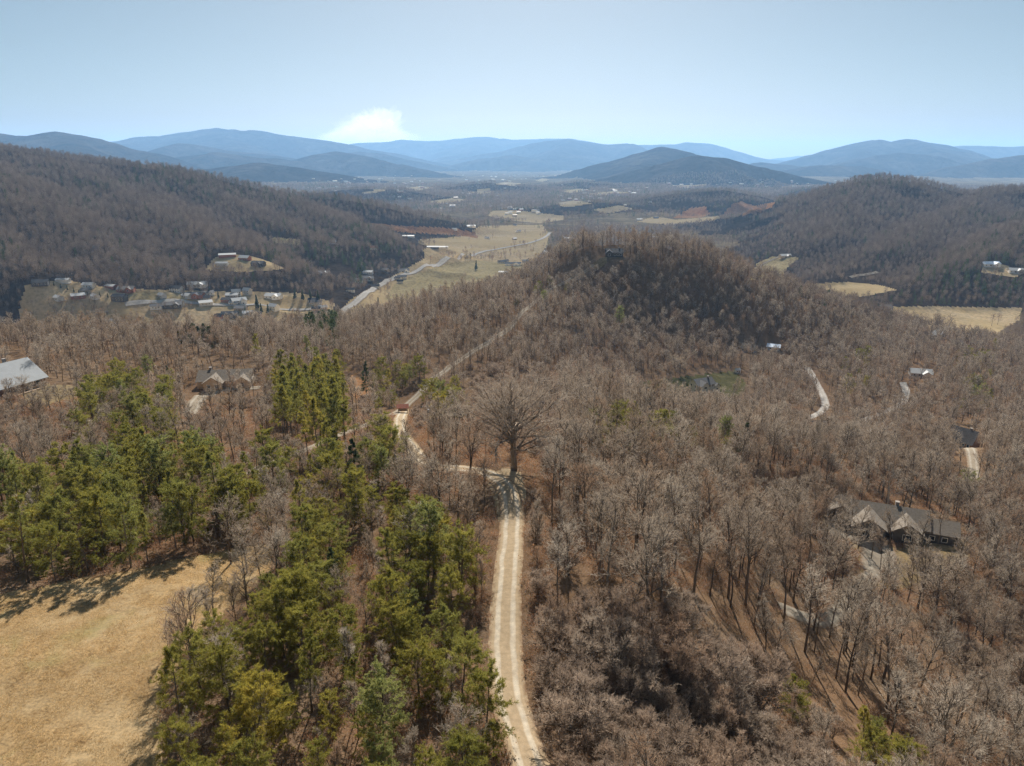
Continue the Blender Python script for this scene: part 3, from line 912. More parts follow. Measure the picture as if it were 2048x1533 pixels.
def slivers(g, p0, p1, w):
    """one thin triangle for each twig"""
    d = unit(p1 - p0)
    rnd = g.normal(0, 1, p0.shape)
    perp = unit(rnd - (rnd * d).sum(-1, keepdims=True) * d) * (w / 2)[:, None]
    n = len(p0)
    V = np.stack([p0 - perp, p0 + perp, p1], 1).reshape(-1, 3)
    return V, np.arange(3 * n).reshape(-1, 3)


def ribbons(g, pts, w0, w1):
    """flat tapering strips along polylines"""
    n, K, _ = pts.shape
    d = unit(pts[:, -1] - pts[:, 0])
    rnd = g.normal(0, 1, (n, 3))
    perp = unit(rnd - (rnd * d).sum(-1, keepdims=True) * d)
    ww = w0[:, None] + (w1 - w0)[:, None] * np.linspace(0, 1, K)[None, :]
    L = pts - perp[:, None, :] * ww[..., None] / 2; R = pts + perp[:, None, :] * ww[..., None] / 2
    V = np.stack([L, R], 2).reshape(-1, 3)
    base = (np.arange(n) * K * 2)[:, None]
    k = (np.arange(K - 1) * 2)[None, :]
    A = (base + k).ravel()
    T = np.concatenate([np.stack([A, A + 1, A + 3], -1), np.stack([A, A + 3, A + 2], -1)])
    return V, T


def join(parts):
    V = []; T = []; n = 0
    for v, t in parts:
        V.append(v); T.append(t + n); n += len(v)
    return np.concatenate(V), np.concatenate(T)


PROTO = {}     # kind -> list of (trunk mesh, crown mesh, joined mesh)


def add_proto(kind, trunk, crown, mt, mc, inner=None):
    """inner: material of the crown's first piece, its thicker branches"""
    tv, tt = join(trunk); cv, ct = join(crown)
    ci = np.zeros(len(ct))
    if inner is not None:
        ci[:len(crown[0][1])] = 1
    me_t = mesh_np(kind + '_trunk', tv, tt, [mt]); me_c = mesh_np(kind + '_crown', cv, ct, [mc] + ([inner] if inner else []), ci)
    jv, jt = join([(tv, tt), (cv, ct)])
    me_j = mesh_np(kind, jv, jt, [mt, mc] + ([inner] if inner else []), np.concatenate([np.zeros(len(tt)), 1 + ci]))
    PROTO.setdefault(kind, []).append((me_t, me_c, me_j))


def bare_tree(kind, seed, h, trunk_r, fork_at, n1, len1, ang1, m2, m3, m4, up1=.10, tw=.03, mt='bark', mc='twig', wander=.10, stems=1, leader=True, t_low=None):
    """leafless tree: trunk, limbs, branches, twigs, twiglets"""
    g = np.random.default_rng(seed)
    st = np.zeros((stems, 3)); dr = np.tile([0, 0, 1.], (stems, 1))
    if stems > 1:
        a = np.linspace(0, 2 * np.pi, stems, endpoint=False) + g.random(stems)
        st[:, 0] = np.cos(a) * .2; st[:, 1] = np.sin(a) * .2
        dr[:, 0] = np.cos(a) * .42; dr[:, 1] = np.sin(a) * .42
    tl = np.full(stems, h * (.86 if leader else .62)) * g.uniform(.85, 1.05, stems)
    trunk = grow(g, st, dr, tl, 9, .05 if leader else .09, .03)
    tr = [tubes(trunk, np.full(stems, trunk_r), np.full(stems, trunk_r * .16), 7)]
    p, d, ln, t = fork(g, trunk, n1, fork_at if t_low is None else t_low, 1.0, ang1[0], ang1[1], lambda t: h * len1 * (1.0 - .62 * np.clip((t - fork_at) / (1 - fork_at), 0, 1) ** 1.4) * g.uniform(.7, 1.15, t.shape))
    r1 = trunk_r * (.46 - .3 * t) * g.uniform(.8, 1.2, len(t))
    L1 = grow(g, p, d, ln, 7, wander, up1)
    tr.append(tubes(L1, np.maximum(r1, .035), np.maximum(r1 * .25, .014), 5))
    cr = []
    p, d, ln2, t2 = fork(g, L1, m2, .22, 1.0, .45, 1.0, lambda t: np.repeat(ln[:, None], m2, 1) * .52 * (1.05 - .5 * t) * g.uniform(.7, 1.2, t.shape))
    L2 = grow(g, p, d, ln2, 5, wander * 1.3, .07)
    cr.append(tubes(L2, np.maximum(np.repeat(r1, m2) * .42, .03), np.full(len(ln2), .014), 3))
    p, d, ln3, _ = fork(g, L2, m3, .15, 1.0, .4, 1.0, lambda t: np.maximum(np.repeat(ln2[:, None], m3, 1) * .55 * g.uniform(.6, 1.25, t.shape), .35))
    L3 = grow(g, p, d, ln3, 4, wander * 1.5, .06)
    cr.append(ribbons(g, L3, np.full(len(ln3), tw * 1.25), np.full(len(ln3), tw * .5)))
    p, d, ln4, _ = fork(g, L3, m4, .2, 1.0, .3, .9, lambda t: np.maximum(np.repeat(ln3[:, None], m4, 1) * .62 * g.uniform(.6, 1.3, t.shape), .28))
    cr.append(slivers(g, p, p + unit(d + np.array([0, 0, .12])) * ln4[:, None], np.full(len(ln4), tw)))
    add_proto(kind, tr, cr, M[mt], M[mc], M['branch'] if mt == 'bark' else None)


for s in range(5):     # slender forest trees, crown high up
    bare_tree('tall_bare', 100 + s, 17.0 + s % 3, .21, .42, 16, .25, (.45, .95), 7, 5, 4, .11, .029)
for s in range(4):     # rounder open-grown trees
    bare_tree('round_bare', 200 + s, 11.0 + s % 2, .17, .22 + .03 * s, 16 + s, .41, (.5, 1.15), 7, 5, 4, .09, .027)
for s in range(4):     # multi-stemmed thicket trees with dense fine twigs
    bare_tree('brush', 300 + s, 5.6, .075, .15, 10, .50, (.5, 1.15), 8, 6, 4, .07, .022, 'bark', 'brush_twig', .13, 5)
for s in range(3):     # thin young saplings
    bare_tree('sapling', 400 + s, 8.0, .07, .22, 14, .24, (.35, .8), 6, 5, 3, .14, .02)
bare_tree('old_oak', 517, 21.5, .62, .26, 42, .56, (.45, 1.38), 8, 6, 3, .05, .034, 'oak_bark', 'oak_twig', .14, 1, False, .25)
bare_tree('dead_tree', 531, 12.0, .30, .30, 12, .42, (.5, 1.2), 5, 3, 1, .08, .05, 'dead_wood', 'dead_wood', .17)


def tufts(g, pos, d, size, per, w, spread):
    """needle tufts: thin blades fanning from a point"""
    n = len(pos)
    P = np.repeat(pos, per, 0)
    D = unit(np.repeat(d, per, 0) + g.normal(0, spread, (n * per, 3)))
    S = np.repeat(size, per) * g.uniform(.65, 1.15, n * per)
    return slivers(g, P, P + D * S[:, None], np.full(n * per, w))


def pine(kind, seed, h, trunk_r, base, whorls, per_whorl, len_max, shape, tuft_n, per, size, w, needle, droop=0.0, spread=.75, sub=3, lean=.03):
    g = np.random.default_rng(seed)
    trunk = grow(g, np.zeros((1, 3)), np.array([[0, 0, 1.]]), np.array([h * .97]), 9, lean, .05)
    tr = [tubes(trunk, np.array([trunk_r]), np.array([trunk_r * .15]), 7)]
    n = whorls * per_whorl
    t = np.clip(base + (1 - base) * (np.repeat(np.arange(whorls), per_whorl) + g.uniform(-.4, .4, n)) / (whorls - .5), base * .9, .99)
    p, dz = along(trunk, t[None, :]); p = p[0]
    a = g.uniform(0, 2 * np.pi, n)
    rel = (t - base) / (1 - base)
    L = len_max * shape(rel) * g.uniform(.55, 1.15, n)
    elev = -.15 + .95 * rel + g.normal(0, .16, n) - droop
    d = np.stack([np.cos(a) * np.cos(elev), np.sin(a) * np.cos(elev), np.sin(elev)], 1)
    B = grow(g, p, d, L, 5, .10, .06)
    tr.append(tubes(B, np.maximum(trunk_r * .22 * (1 - .6 * rel), .02), np.full(n, .012), 3))
    p2, d2, l2, _ = fork(g, B, sub, .3, 1.0, .4, 1.0, lambda t: np.repeat(L[:, None], sub, 1) * .42 * (1.15 - .6 * t) * g.uniform(.6, 1.2, t.shape))
    S2 = grow(g, p2, d2, l2, 3, .1, .1)
    tr.append(ribbons(g, S2, np.full(len(l2), .03), np.full(len(l2), .015)))
    tp, td = along(S2, .2 + .8 * g.random((len(S2), tuft_n)))
    tp2, td2 = along(B, .55 + .45 * g.random((len(B), tuft_n)))
    P = np.concatenate([tp.reshape(-1, 3), tp2.reshape(-1, 3)]); D = np.concatenate([td.reshape(-1, 3), td2.reshape(-1, 3)])
    P = P + g.normal(0, .10, P.shape)
    cr = [tufts(g, P, unit(D + np.array([0, 0, .35])), np.full(len(P), size), per, w, spread)]
    add_proto(kind, tr, cr, M['bark'], M[needle])


for s in range(5):     # scrubby yellow-green pines with ragged layered crowns
    pine('scrub_pine', 600 + s, 9.6, .15, .25, 11, 5, 3.3, lambda r: np.sqrt(np.clip(1 - (r * 1.08 - .22) ** 2, .10, 1)), 7, 8, .42, .042, 'needle', .05, .70, 5, .06)
for s in range(3):     # taller pines, bare below, tuft of crown on top
    pine('tall_pine', 640 + s, 15.0, .19, .48, 11, 4, 2.9, lambda r: (1 - r * .7), 6, 8, .44, .045, 'needle', .0, .7, 4)
for s in range(3):     # round-headed pines
    pine('round_pine', 660 + s, 12.5, .19, .42, 12, 6, 3.3, lambda r: np.sqrt(np.clip(1 - (r * 1.35 - .55) ** 2, .12, 1)), 7, 8, .34, .06, 'needle_bright', -.1, .8, 4)
for s in range(2):     # dark tiered white pines
    pine('white_pine', 680 + s, 15.0, .22, .2, 15, 5, 3.6, lambda r: (1 - r) * .95 + .08, 8, 7, .40, .06, 'needle_dark', .12, .8, 4)
for s in range(2):     # dense conical evergreens of the gardens
    pine('cone_evergreen', 690 + s, 9.0, .16, .03, 16, 7, 2.0, lambda r: (1 - r) * .95 + .1, 6, 5, .50, .12, 'needle_dark', -.5, .9, 3)
pine('yellow_pine', 699, 9.5, .13, .4, 10, 4, 2.2, lambda r: 1 - r * .7, 6, 7, .36, .055, 'needle_yellow', .0, .75, 3)


def far_bare(kind, seed, h, n, rad_, wid, mc, conifer=False):
    """tree seen from more than half a kilometre: trunk and a few hundred twig-bundle faces"""
    g = np.random.default_rng(seed)
    trunk = grow(g, np.zeros((1, 3)), np.array([[0, 0, 1.]]), np.array([h * .8]), 4, .05, .05)
    tr = [tubes(trunk, np.array([.24]), np.array([.08]), 3)]
    a = g.uniform(0, 2 * np.pi, n)
    if conifer:
        t = g.random(n) ** 1.3
        r = rad_ * (1 - t) * g.uniform(.5, 1, n); z = h * (.06 + .92 * t)
        p = np.stack([np.cos(a) * r, np.sin(a) * r, z], 1)
        d = np.stack([np.cos(a), np.sin(a), np.full(n, -.1)], 1)
    else:
        e = g.uniform(-1, 1, n); r = g.random(n) ** .45
        p = np.stack([np.cos(a) * np.sqrt(1 - e * e) * r * rad_, np.sin(a) * np.sqrt(1 - e * e) * r * rad_, h * .64 + e * r * h * .34], 1)
        d = unit(p - np.array([0, 0, h * .42]))
    d = unit(d + g.normal(0, .45, (n, 3)))
    cr = [slivers(g, p, p + d * g.uniform(.9, 2.0, n)[:, None] * (1 if not conifer else .8), np.full(n, wid))]
    add_proto(kind, tr, cr, M['bark'], M[mc])


for s in range(4):
    far_bare('far_bare', 800 + s, 15.0 + s, 300, 3.2, .20, 'far_twig')
for s in range(2):
    far_bare('far_pine', 820 + s, 14.0, 260, 2.8, .55, 'needle_dark', True)
for s in range(3):
    far_bare('distant_bare', 830 + s, 15.0, 90, 4.2, .60, 'far_twig')

# ground plants
g = np.random.default_rng(5)
for s in range(3):     # tufts of straw-coloured grass
    n = 26
    p = np.stack([g.normal(0, .30, n), g.normal(0, .30, n), np.zeros(n)], 1)
    d = unit(np.stack([g.normal(0, .5, n), g.normal(0, .5, n), np.ones(n)], 1))
    V, T = slivers(g, p, p + d * g.uniform(.14, .34, n)[:, None], np.full(n, .035))
    PROTO.setdefault('straw', []).append((None, None, mesh_np('straw', V, T, [M['straw']])))
for s in range(3):     # low undergrowth with withered leaves
    n = 46
    p = np.stack([g.normal(0, .5, n), g.normal(0, .5, n), np.zeros(n)], 1)
    d = unit(np.stack([g.normal(0, .6, n), g.normal(0, .6, n), np.ones(n)], 1))
    e = p + d * g.uniform(.5, 1.5, n)[:, None]
    v1 = slivers(g, p, e, np.full(n, .03))
    m_ = 70
    k = g.integers(0, n, m_); q = p[k] + (e[k] - p[k]) * g.uniform(.3, 1, m_)[:, None]
    v2 = slivers(g, q, q + g.normal(0, .11, (m_, 3)), np.full(m_, .12))
    V, T = join([v1, v2])
    PROTO.setdefault('underbrush', []).append((None, None, mesh_np('underbrush', V, T, [M['brush_twig'], M['dead_leaf']], np.concatenate([np.zeros(len(v1[1])), np.ones(len(v2[1]))]))))

# ------------------------------------------------------------------ where the trees stand
def scatter(spacing, y0, y1, half_deg=41.0, seed=1):
    g = np.random.default_rng(seed)
    X1 = y1 * math.tan(math.radians(half_deg)) + 30
    xs = np.arange(-X1, X1, spacing); ys = np.arange(y0, y1, spacing)
    X, Y = np.meshgrid(xs, ys)
    X = (X + g.uniform(-.46, .46, X.shape) * spacing).ravel(); Y = (Y + g.uniform(-.46, .46, Y.shape) * spacing).ravel()
    k = np.abs(X) < Y * math.tan(math.radians(half_deg)) + 25
    return X[k], Y[k]


# sky-line of the bare ground towards each azimuth: trees wholly behind a hill are left out
HAZ = np.linspace(-46, 46, 1000); _hr = np.geomspace(40, 9000, 420)
_A, _R = np.meshgrid(np.radians(HAZ), _hr, indexing='ij')
_Z = terrain((_R * np.sin(_A)).ravel(), (_R * np.cos(_A)).ravel()).reshape(_A.shape)
_run = np.maximum.accumulate((_Z - CAM_Z) / _R, axis=1)


def seen(x, y, ztop):
    r = np.hypot(x, y); a = np.degrees(np.arctan2(x, y))
    i = np.clip(((a + 46) / 92 * 999).astype(int), 0, 999)
    j = np.clip(np.searchsorted(_hr, r * .985) - 1, 0, len(_hr) - 1)
    return (ztop - CAM_Z) / r > _run[i, j]


all_lines = [(w, L) for nm, mt, w, L in road_lines]
# evergreen stands: polygon in pixels of the photograph (round the crowns), share of evergreens, kind
STANDS = [
    ([(325, 1650), (318, 1430), (370, 1290), (470, 1190), (560, 1110), (590, 990), (720, 950), (880, 985), (950, 1080), (968, 1200), (970, 1370), (1040, 1480), (1060, 1650)], .68, 'scrub_pine'),
    ([(-400, 940), (-10, 940), (200, 905), (430, 885), (500, 930), (530, 1000), (500, 1070), (400, 1100), (-10, 1140), (-400, 1160)], .62, 'scrub_pine'),
    ([(60, 800), (180, 750), (250, 715), (345, 730), (345, 860), (300, 905), (180, 905)], .42, 'scrub_pine'),
    ([(555, 750), (690, 730), (700, 800), (690, 900), (560, 870)], .62, 'tall_pine'),
    ([(745, 730), (840, 715), (840, 800), (760, 815)], .6, 'scrub_pine'),
    ([(520, 860), (800, 850), (810, 950), (640, 1000), (520, 960)], .38, 'scrub_pine'),
    ([(840, 740), (940, 760), (930, 800), (850, 810)], .35, 'scrub_pine'),
    ([(1175, 815), (1300, 805), (1400, 830), (1500, 840), (1490, 880), (1300, 860), (1180, 840)], .55, 'scrub_pine'),
    ([(1530, 1260), (1600, 1290), (1720, 1420), (1850, 1470), (1900, 1560), (1640, 1560), (1600, 1400)], .45, 'scrub_pine'),
    ([(1090, 540), (1150, 555), (1080, 610), (1000, 640), (1030, 590)], .22, 'scrub_pine'),
    ([(1690, 700), (1740, 700), (1740, 770), (1690, 770)], .35, 'scrub_pine'),
    ([(1930, 740), (1990, 745), (1980, 800), (1930, 800)], .35, 'scrub_pine'),
    ([(1900, 690), (2000, 690), (2010, 730), (1920, 720)], .35, 'scrub_pine'),
    ([(380, 630), (435, 640), (432, 668), (370, 660), (315, 650)], .85, 'cone_evergreen'),
    ([(605, 640), (680, 640), (670, 665), (610, 662)], .6, 'far_pine'),
    ([(590, 505), (660, 500), (760, 530), (720, 560), (640, 530)], .55, 'far_pine'),
    ([(660, 470), (760, 500), (840, 500), (760, 470)], .25, 'far_pine'),
    ([(1000, 425), (1090, 425), (1090, 448), (1000, 445)], .3, 'far_pine'),
    ([(1830, 540), (2048, 545), (2048, 590), (1870, 580)], .25, 'far_pine'),
]
THICKET = [(1070, 1240), (1350, 1250), (1480, 1310), (1560, 1400), (1640, 1533), (1700, 1700), (1110, 1700), (1070, 1450)]
OPEN_WOOD = [(1340, 1180), (1700, 1200), (1960, 1350), (1960, 1500), (1700, 1430), (1540, 1320), (1400, 1280)]
# sight lines kept thin in front of the houses and along the roads: polygon in pixels
VIEWS = [([(-20, 700), (75, 725), (75, 790), (-20, 800)], .7), ([(390, 715), (510, 715), (515, 770), (385, 775)], .5), ([(1190, 495), (1255, 495), (1255, 530), (1180, 535)], .9), ([(1370, 735), (1450, 735), (1460, 790), (1370, 792)], .95),
         ([(1475, 680), (1565, 680), (1565, 708), (1475, 708)], .85), ([(1815, 730), (1870, 730), (1870, 760), (1815, 760)], .8), ([(1610, 825), (1660, 825), (1665, 862), (1610, 862)], .9), ([(1900, 850), (1960, 850), (1960, 960), (1910, 940)], .85),
         ([(1690, 990), (1850, 980), (1900, 1110), (1800, 1150), (1700, 1110)], .0), ([(1640, 1030), (1740, 1050), (1830, 1130), (1770, 1180), (1710, 1150)], .3), ([(680, 850), (760, 825), (880, 750), (1060, 600), (1060, 630), (900, 755), (790, 845), (700, 880)], .45),
         ([(365, 770), (520, 765), (520, 790), (400, 830), (365, 830)], .75), ([(975, 930), (1000, 940), (1080, 950), (1050, 1090), (985, 1080)], .97), ([(60, 765), (200, 775), (140, 800), (60, 812)], .7),
         ([(930, 740), (1130, 740), (1120, 860), (1070, 960), (990, 950), (930, 850)], .88), ([(690, 745), (745, 745), (745, 800), (690, 800)], .8), ([(380, 815), (480, 820), (540, 845), (530, 850), (380, 835)], .5), ([(1270, 760), (1500, 745), (1500, 800), (1280, 800)], .75),
         ([(780, 795), (860, 780), (870, 830), (790, 835)], .8)]

BARE_STRIP = [(1320, 1195), (1430, 1215), (1560, 1280), (1690, 1385), (1780, 1470), (1720, 1500), (1600, 1425), (1480, 1350), (1350, 1285)]
BARE_GLADE = [(1790, 1200), (1900, 1290), (1970, 1390), (1900, 1410), (1800, 1310)]
HIGH_WOOD = [(1300, 1080), (1560, 1100), (1800, 1230), (1990, 1400), (1960, 1500), (1830, 1480), (1690, 1385), (1560, 1280), (1430, 1215), (1310, 1190)]
T_x = []; T_y = []; T_z = []; T_kind = []; T_s = []


def place(x, y, z, kind, s):
    T_x.append(x); T_y.append(y); T_z.append(z); T_kind.append(kind); T_s.append(s)


MEADOW = [f[0] for f in FIELDS].index('meadow')
LOTS = [i for i, f in enumerate(FIELDS) if f[0] == 'valley_lots']
OAK = hit(1028, 938)
KEEP_CLEAR = [(OAK[0], OAK[1], 6.0)] + [(p[0], p[1], PLOTS[k][2] * .85) for k, p in plot_at.items()]
g = np.random.default_rng(11)
for spacing, y0, y1, sd in ((4.0, 30, 150, 1), (4.6, 150, 330, 2), (5.6, 330, 640, 3), (7.5, 640, 1100, 4), (8.5, 1100, 2100, 5), (13.0, 2100, 3600, 6), (17.0, 3600, 5000, 7)):
    X, Y = scatter(spacing, y0, y1, 41 if y0 < 1000 else 38, sd)
    Z = terrain(X, Y)
    n = len(X)
    hgt = np.full(n, 14.0)
    u, v, dep = project(X, Y, Z)                      # foot of the tree
    um, vm, _ = project(X, Y, Z + np.where(Y < 160, 6.0, 8.0))    # middle of the crown
    fld = field_of(u, v, Y)
    lots = np.isin(fld, LOTS)
    ok = ((fld < 0) | (lots & (g.random(n) < .07 + .55 * (fbm(X / 70, Y / 70, 2, 61) > .12)))) & seen(X, Y, Z + 22)
    ok &= road_dist(X, Y, all_lines) > np.where(Y < 160, 1.3, np.where(Y < 700, 2.4, 6.0))
    for cx, cy_, cr in KEEP_CLEAR:
        ok &= np.hypot(X - cx, Y - cy_) > cr
    ok &= ~((in_poly(u, v, BARE_STRIP) | in_poly(u, v, BARE_GLADE)) & (g.random(n) < .93))
    low = np.zeros(n, bool)                           # kept low: only brush in front of houses and behind the oak
    for poly, share in VIEWS:
        w = (in_poly(um, vm, poly) | in_poly(u, v, poly)) & (g.random(n) < share) & (Y < 640)
        if len(poly) == 6 and poly[0] == (930, 740):
            w &= np.hypot(X - OAK[0], Y - OAK[1]) > 7
            low |= w
        else:
            ok &= ~(w & in_poly(u, v, poly))
            low |= w
    if y0 >= 640:                                     # pastures stay in sight behind their near edge
        ok &= ~((field_of(um, project(X, Y, Z + 5.0)[1], Y) >= 0) & ~lots & (g.random(n) < .8))
    if y0 >= 640:                                     # loose open places in the valley woods
        ok &= ~((fbm(X / 120, Y / 120, 3, 71) > np.where((X < 150) & (Y < 1700), -.06, .25)) & (Z < -100) & ~lots)
    idx = np.where(ok)[0]
    rnd = g.random((len(idx), 4))
    stand = np.full(len(idx), -1)
    for si, (poly, share, kd) in enumerate(STANDS):
        w = in_poly(um[idx], vm[idx], poly) & (stand < 0)
        stand[w] = si
    highw = in_poly(u[idx], v[idx], HIGH_WOOD); ev = fbm(X[idx] / 170, Y[idx] / 170, 3, 91)
    thick = in_poly(u[idx], v[idx], THICKET); openw = in_poly(u[idx], v[idx], OPEN_WOOD)
    dens = fbm(X[idx] / 22, Y[idx] / 22, 3, 31)
    ro = road_dist(X[idx], Y[idx], near_lines) if y0 < 200 else np.full(len(idx), 99.0)
    for q, i in enumerate(idx):
        x, y, z = X[i], Y[i], Z[i] - .12
        a, b, c_, d_ = rnd[q]
        s = .66 + .62 * c_ ** 1.2
        if low[i]:
            if a < .7:
                place(x, y, z, 'brush', s * (.55 if y < 330 else .8))
            continue
        if stand[q] >= 0:
            poly, share, kd = STANDS[stand[q]]
            if a < share:
                if kd == 'scrub_pine' and y > 640:
                    kd = 'far_pine'
                if kd == 'scrub_pine':
                    k2 = 'round_pine' if b < .04 else ('tall_pine' if b < (.30 if stand[q] == 1 else .14) else ('white_pine' if b < .17 else kd))
                    hs = {0: .84, 1: .95}.get(stand[q], .9)
                    place(x, y, z, k2, (s if d_ > .25 else s * .68) * hs * (1 if k2 == kd else .82))
                else:
                    place(x, y, z, kd, s)
                continue
            if y < 640 and stand[q] < 7:
                place(x, y, z, 'sapling' if b < .5 else 'round_bare', s * (.95 if b < .5 else .68))
                continue
        if y > 2100:
            place(x, y, z, 'distant_bare' if a > (.03 if ev[q] < .2 else .3) else 'far_pine', s * (1.0 if y < 3600 else 1.15))
        elif y > 620:
            place(x, y, z, 'far_bare' if a > (.03 if ev[q] < .25 else .22) else 'far_pine', s * (1.0 if z > -95 else .68))
        elif thick[q]:
            if a < .80:
                place(x, y, z, 'brush', s * 1.25)
        elif highw[q]:
            if a < .80:
                place(x, y, z, 'tall_bare', s * .95)
        elif y < 330:
            if u[i] > 1030 and y < 150:
                if ro[q] < 3.5:
                    place(x, y, z, 'sapling' if a < .6 else 'brush', s * (1.15 if a < .6 else .7))
                elif a < .62 + .4 * dens[q]:
                    place(x, y, z, 'round_bare' if b < .45 else ('tall_bare' if b < .85 else 'sapling'), s * (1.14 if b < .45 else (.78 if b < .85 else 1.3)))
                elif a < .84:
                    place(x, y, z, 'brush', s * .8)
            elif u[i] > 1030:
                place(x, y, z, 'round_bare' if b < .45 else 'tall_bare', s * (1.05 if b < .45 else .78))
            else:
                if a < .84:
                    place(x, y, z, ['sapling', 'round_bare', 'tall_bare'][int(b * 3)], s * [1.15, .85, .72][int(b * 3)])
        else:
            place(x, y, z, 'round_bare' if b < .35 else 'tall_bare', s * (1.02 if b < .35 else .86))

T_x = np.array(T_x); T_y = np.array(T_y); T_z = np.array(T_z); T_kind = np.array(T_kind); T_s = np.array(T_s)
T_rot = np.random.default_rng(3).uniform(0, 2 * np.pi, len(T_x))
T_u, T_v, T_dep = project(T_x, T_y, T_z + 5.0 * T_s)
T_foot_u, T_foot_v, _ = project(T_x, T_y, T_z)
_g = np.random.default_rng(4)
T_var = np.array([_g.integers(0, len(PROTO[k])) for k in T_kind])


def scatter_object(name, kinds, sel, label, mats=None, xyz=None, kind_arr=None, scale=None, rot=None, var=None):
    """one object whose points carry instances of the prototypes"""
    lib = bpy.data.collections.new(name + '_library')
    offset = {}
    n = 0
    for k in kinds:
        offset[k] = n
        for t in PROTO[k]:
            o = bpy.data.objects.new('%s_%03d' % (name, n), t[2]); lib.objects.link(o); n += 1
    me = bpy.data.meshes.new(name)
    P = xyz[sel]
    me.vertices.add(len(P)); me.vertices.foreach_set('co', P.astype(np.float32).ravel())
    idx = np.array([offset[k] for k in kind_arr[sel]]) + var[sel]
    a = me.attributes.new('variant', 'INT', 'POINT'); a.data.foreach_set('value', idx.astype(np.int32))
    a = me.attributes.new('turn', 'FLOAT_VECTOR', 'POINT')
    gg = np.random.default_rng(len(P))
    R = np.stack([gg.normal(0, .035, len(P)), gg.normal(0, .035, len(P)), rot[sel]], 1)
    a.data.foreach_set('vector', R.astype(np.float32).ravel())
    a = me.attributes.new('size', 'FLOAT_VECTOR', 'POINT')
    w = scale[sel] * gg.uniform(.88, 1.14, len(P))
    a.data.foreach_set('vector', np.stack([w, w, scale[sel]], 1).astype(np.float32).ravel())
    me.update()
    o = link(name, me)
    ng = bpy.data.node_groups.new(name + '_scatter', 'GeometryNodeTree')
    ng.interface.new_socket('Geometry', in_out='INPUT', socket_type='NodeSocketGeometry')
    ng.interface.new_socket('Geometry', in_out='OUTPUT', socket_type='NodeSocketGeometry')
    N = ng.nodes; Lk = ng.links
    gi = N.new('NodeGroupInput'); go = N.new('NodeGroupOutput')
    ip = N.new('GeometryNodeInstanceOnPoints'); ci = N.new('GeometryNodeCollectionInfo')
    ci.inputs['Collection'].default_value = lib
    ci.inputs['Separate Children'].default_value = True
    ci.inputs['Reset Children'].default_value = True

    def attr(nm, ty):
        q = N.new('GeometryNodeInputNamedAttribute'); q.data_type = ty; q.inputs['Name'].default_value = nm
        return q.outputs['Attribute']
    er = N.new('FunctionNodeEulerToRotation')
    Lk.new(attr('turn', 'FLOAT_VECTOR'), er.inputs[0])
    Lk.new(gi.outputs[0], ip.inputs['Points'])
    Lk.new(ci.outputs[0], ip.inputs['Instance'])
    ip.inputs['Pick Instance'].default_value = True
    Lk.new(attr('variant', 'INT'), ip.inputs['Instance Index'])
    Lk.new(er.outputs[0], ip.inputs['Rotation'])
    Lk.new(attr('size', 'FLOAT_VECTOR'), ip.inputs['Scale'])
    Lk.new(ip.outputs[0], go.inputs[0])
    md = o.modifiers.new('scatter', 'NODES'); md.node_group = ng
    o['kind'] = 'stuff'; o['label'] = label
    return o


XYZ = np.stack([T_x, T_y, T_z], 1)
in_view = (T_u > -20) & (T_u < 2068) & (T_v < 1600) & (T_v > 200)
bare_kinds = ['tall_bare', 'round_bare', 'brush', 'sapling']
pine_kinds = ['scrub_pine', 'tall_pine', 'round_pine', 'white_pine']
is_bare = np.isin(T_kind, bare_kinds); is_pine = np.isin(T_kind, pine_kinds)
HT = {'tall_bare': 17, 'round_bare': 11, 'brush': 5.6, 'sapling': 6, 'scrub_pine': 10.5, 'tall_pine': 13, 'round_pine': 12, 'white_pine': 15}
px_size = np.array([HT.get(k, 0) for k in T_kind]) * T_s / T_dep
single = np.zeros(len(T_x), bool)
for m, count in ((is_bare & in_view, 280), (is_pine & in_view, 285)):
    i = np.where(m)[0]
    single[i[np.argsort(-px_size[i])[:count]]] = True


def stand_tree(name, kind, var, x, y, z, s, rot, label, cat, group=None, wide=1.0):
    t, c, _ = PROTO[kind][var]
    r = bpy.data.objects.new(name, None); COL.objects.link(r)
    r.location = (x, y, z); r.rotation_euler = (0, 0, rot); r.scale = (s * wide, s * wide, s)
    r.empty_display_size = .5
    a = bpy.data.objects.new('trunk', t); COL.objects.link(a); a.parent = r
    b = bpy.data.objects.new('crown', c); COL.objects.link(b); b.parent = r
    tag(r, label, cat, group)
    return r


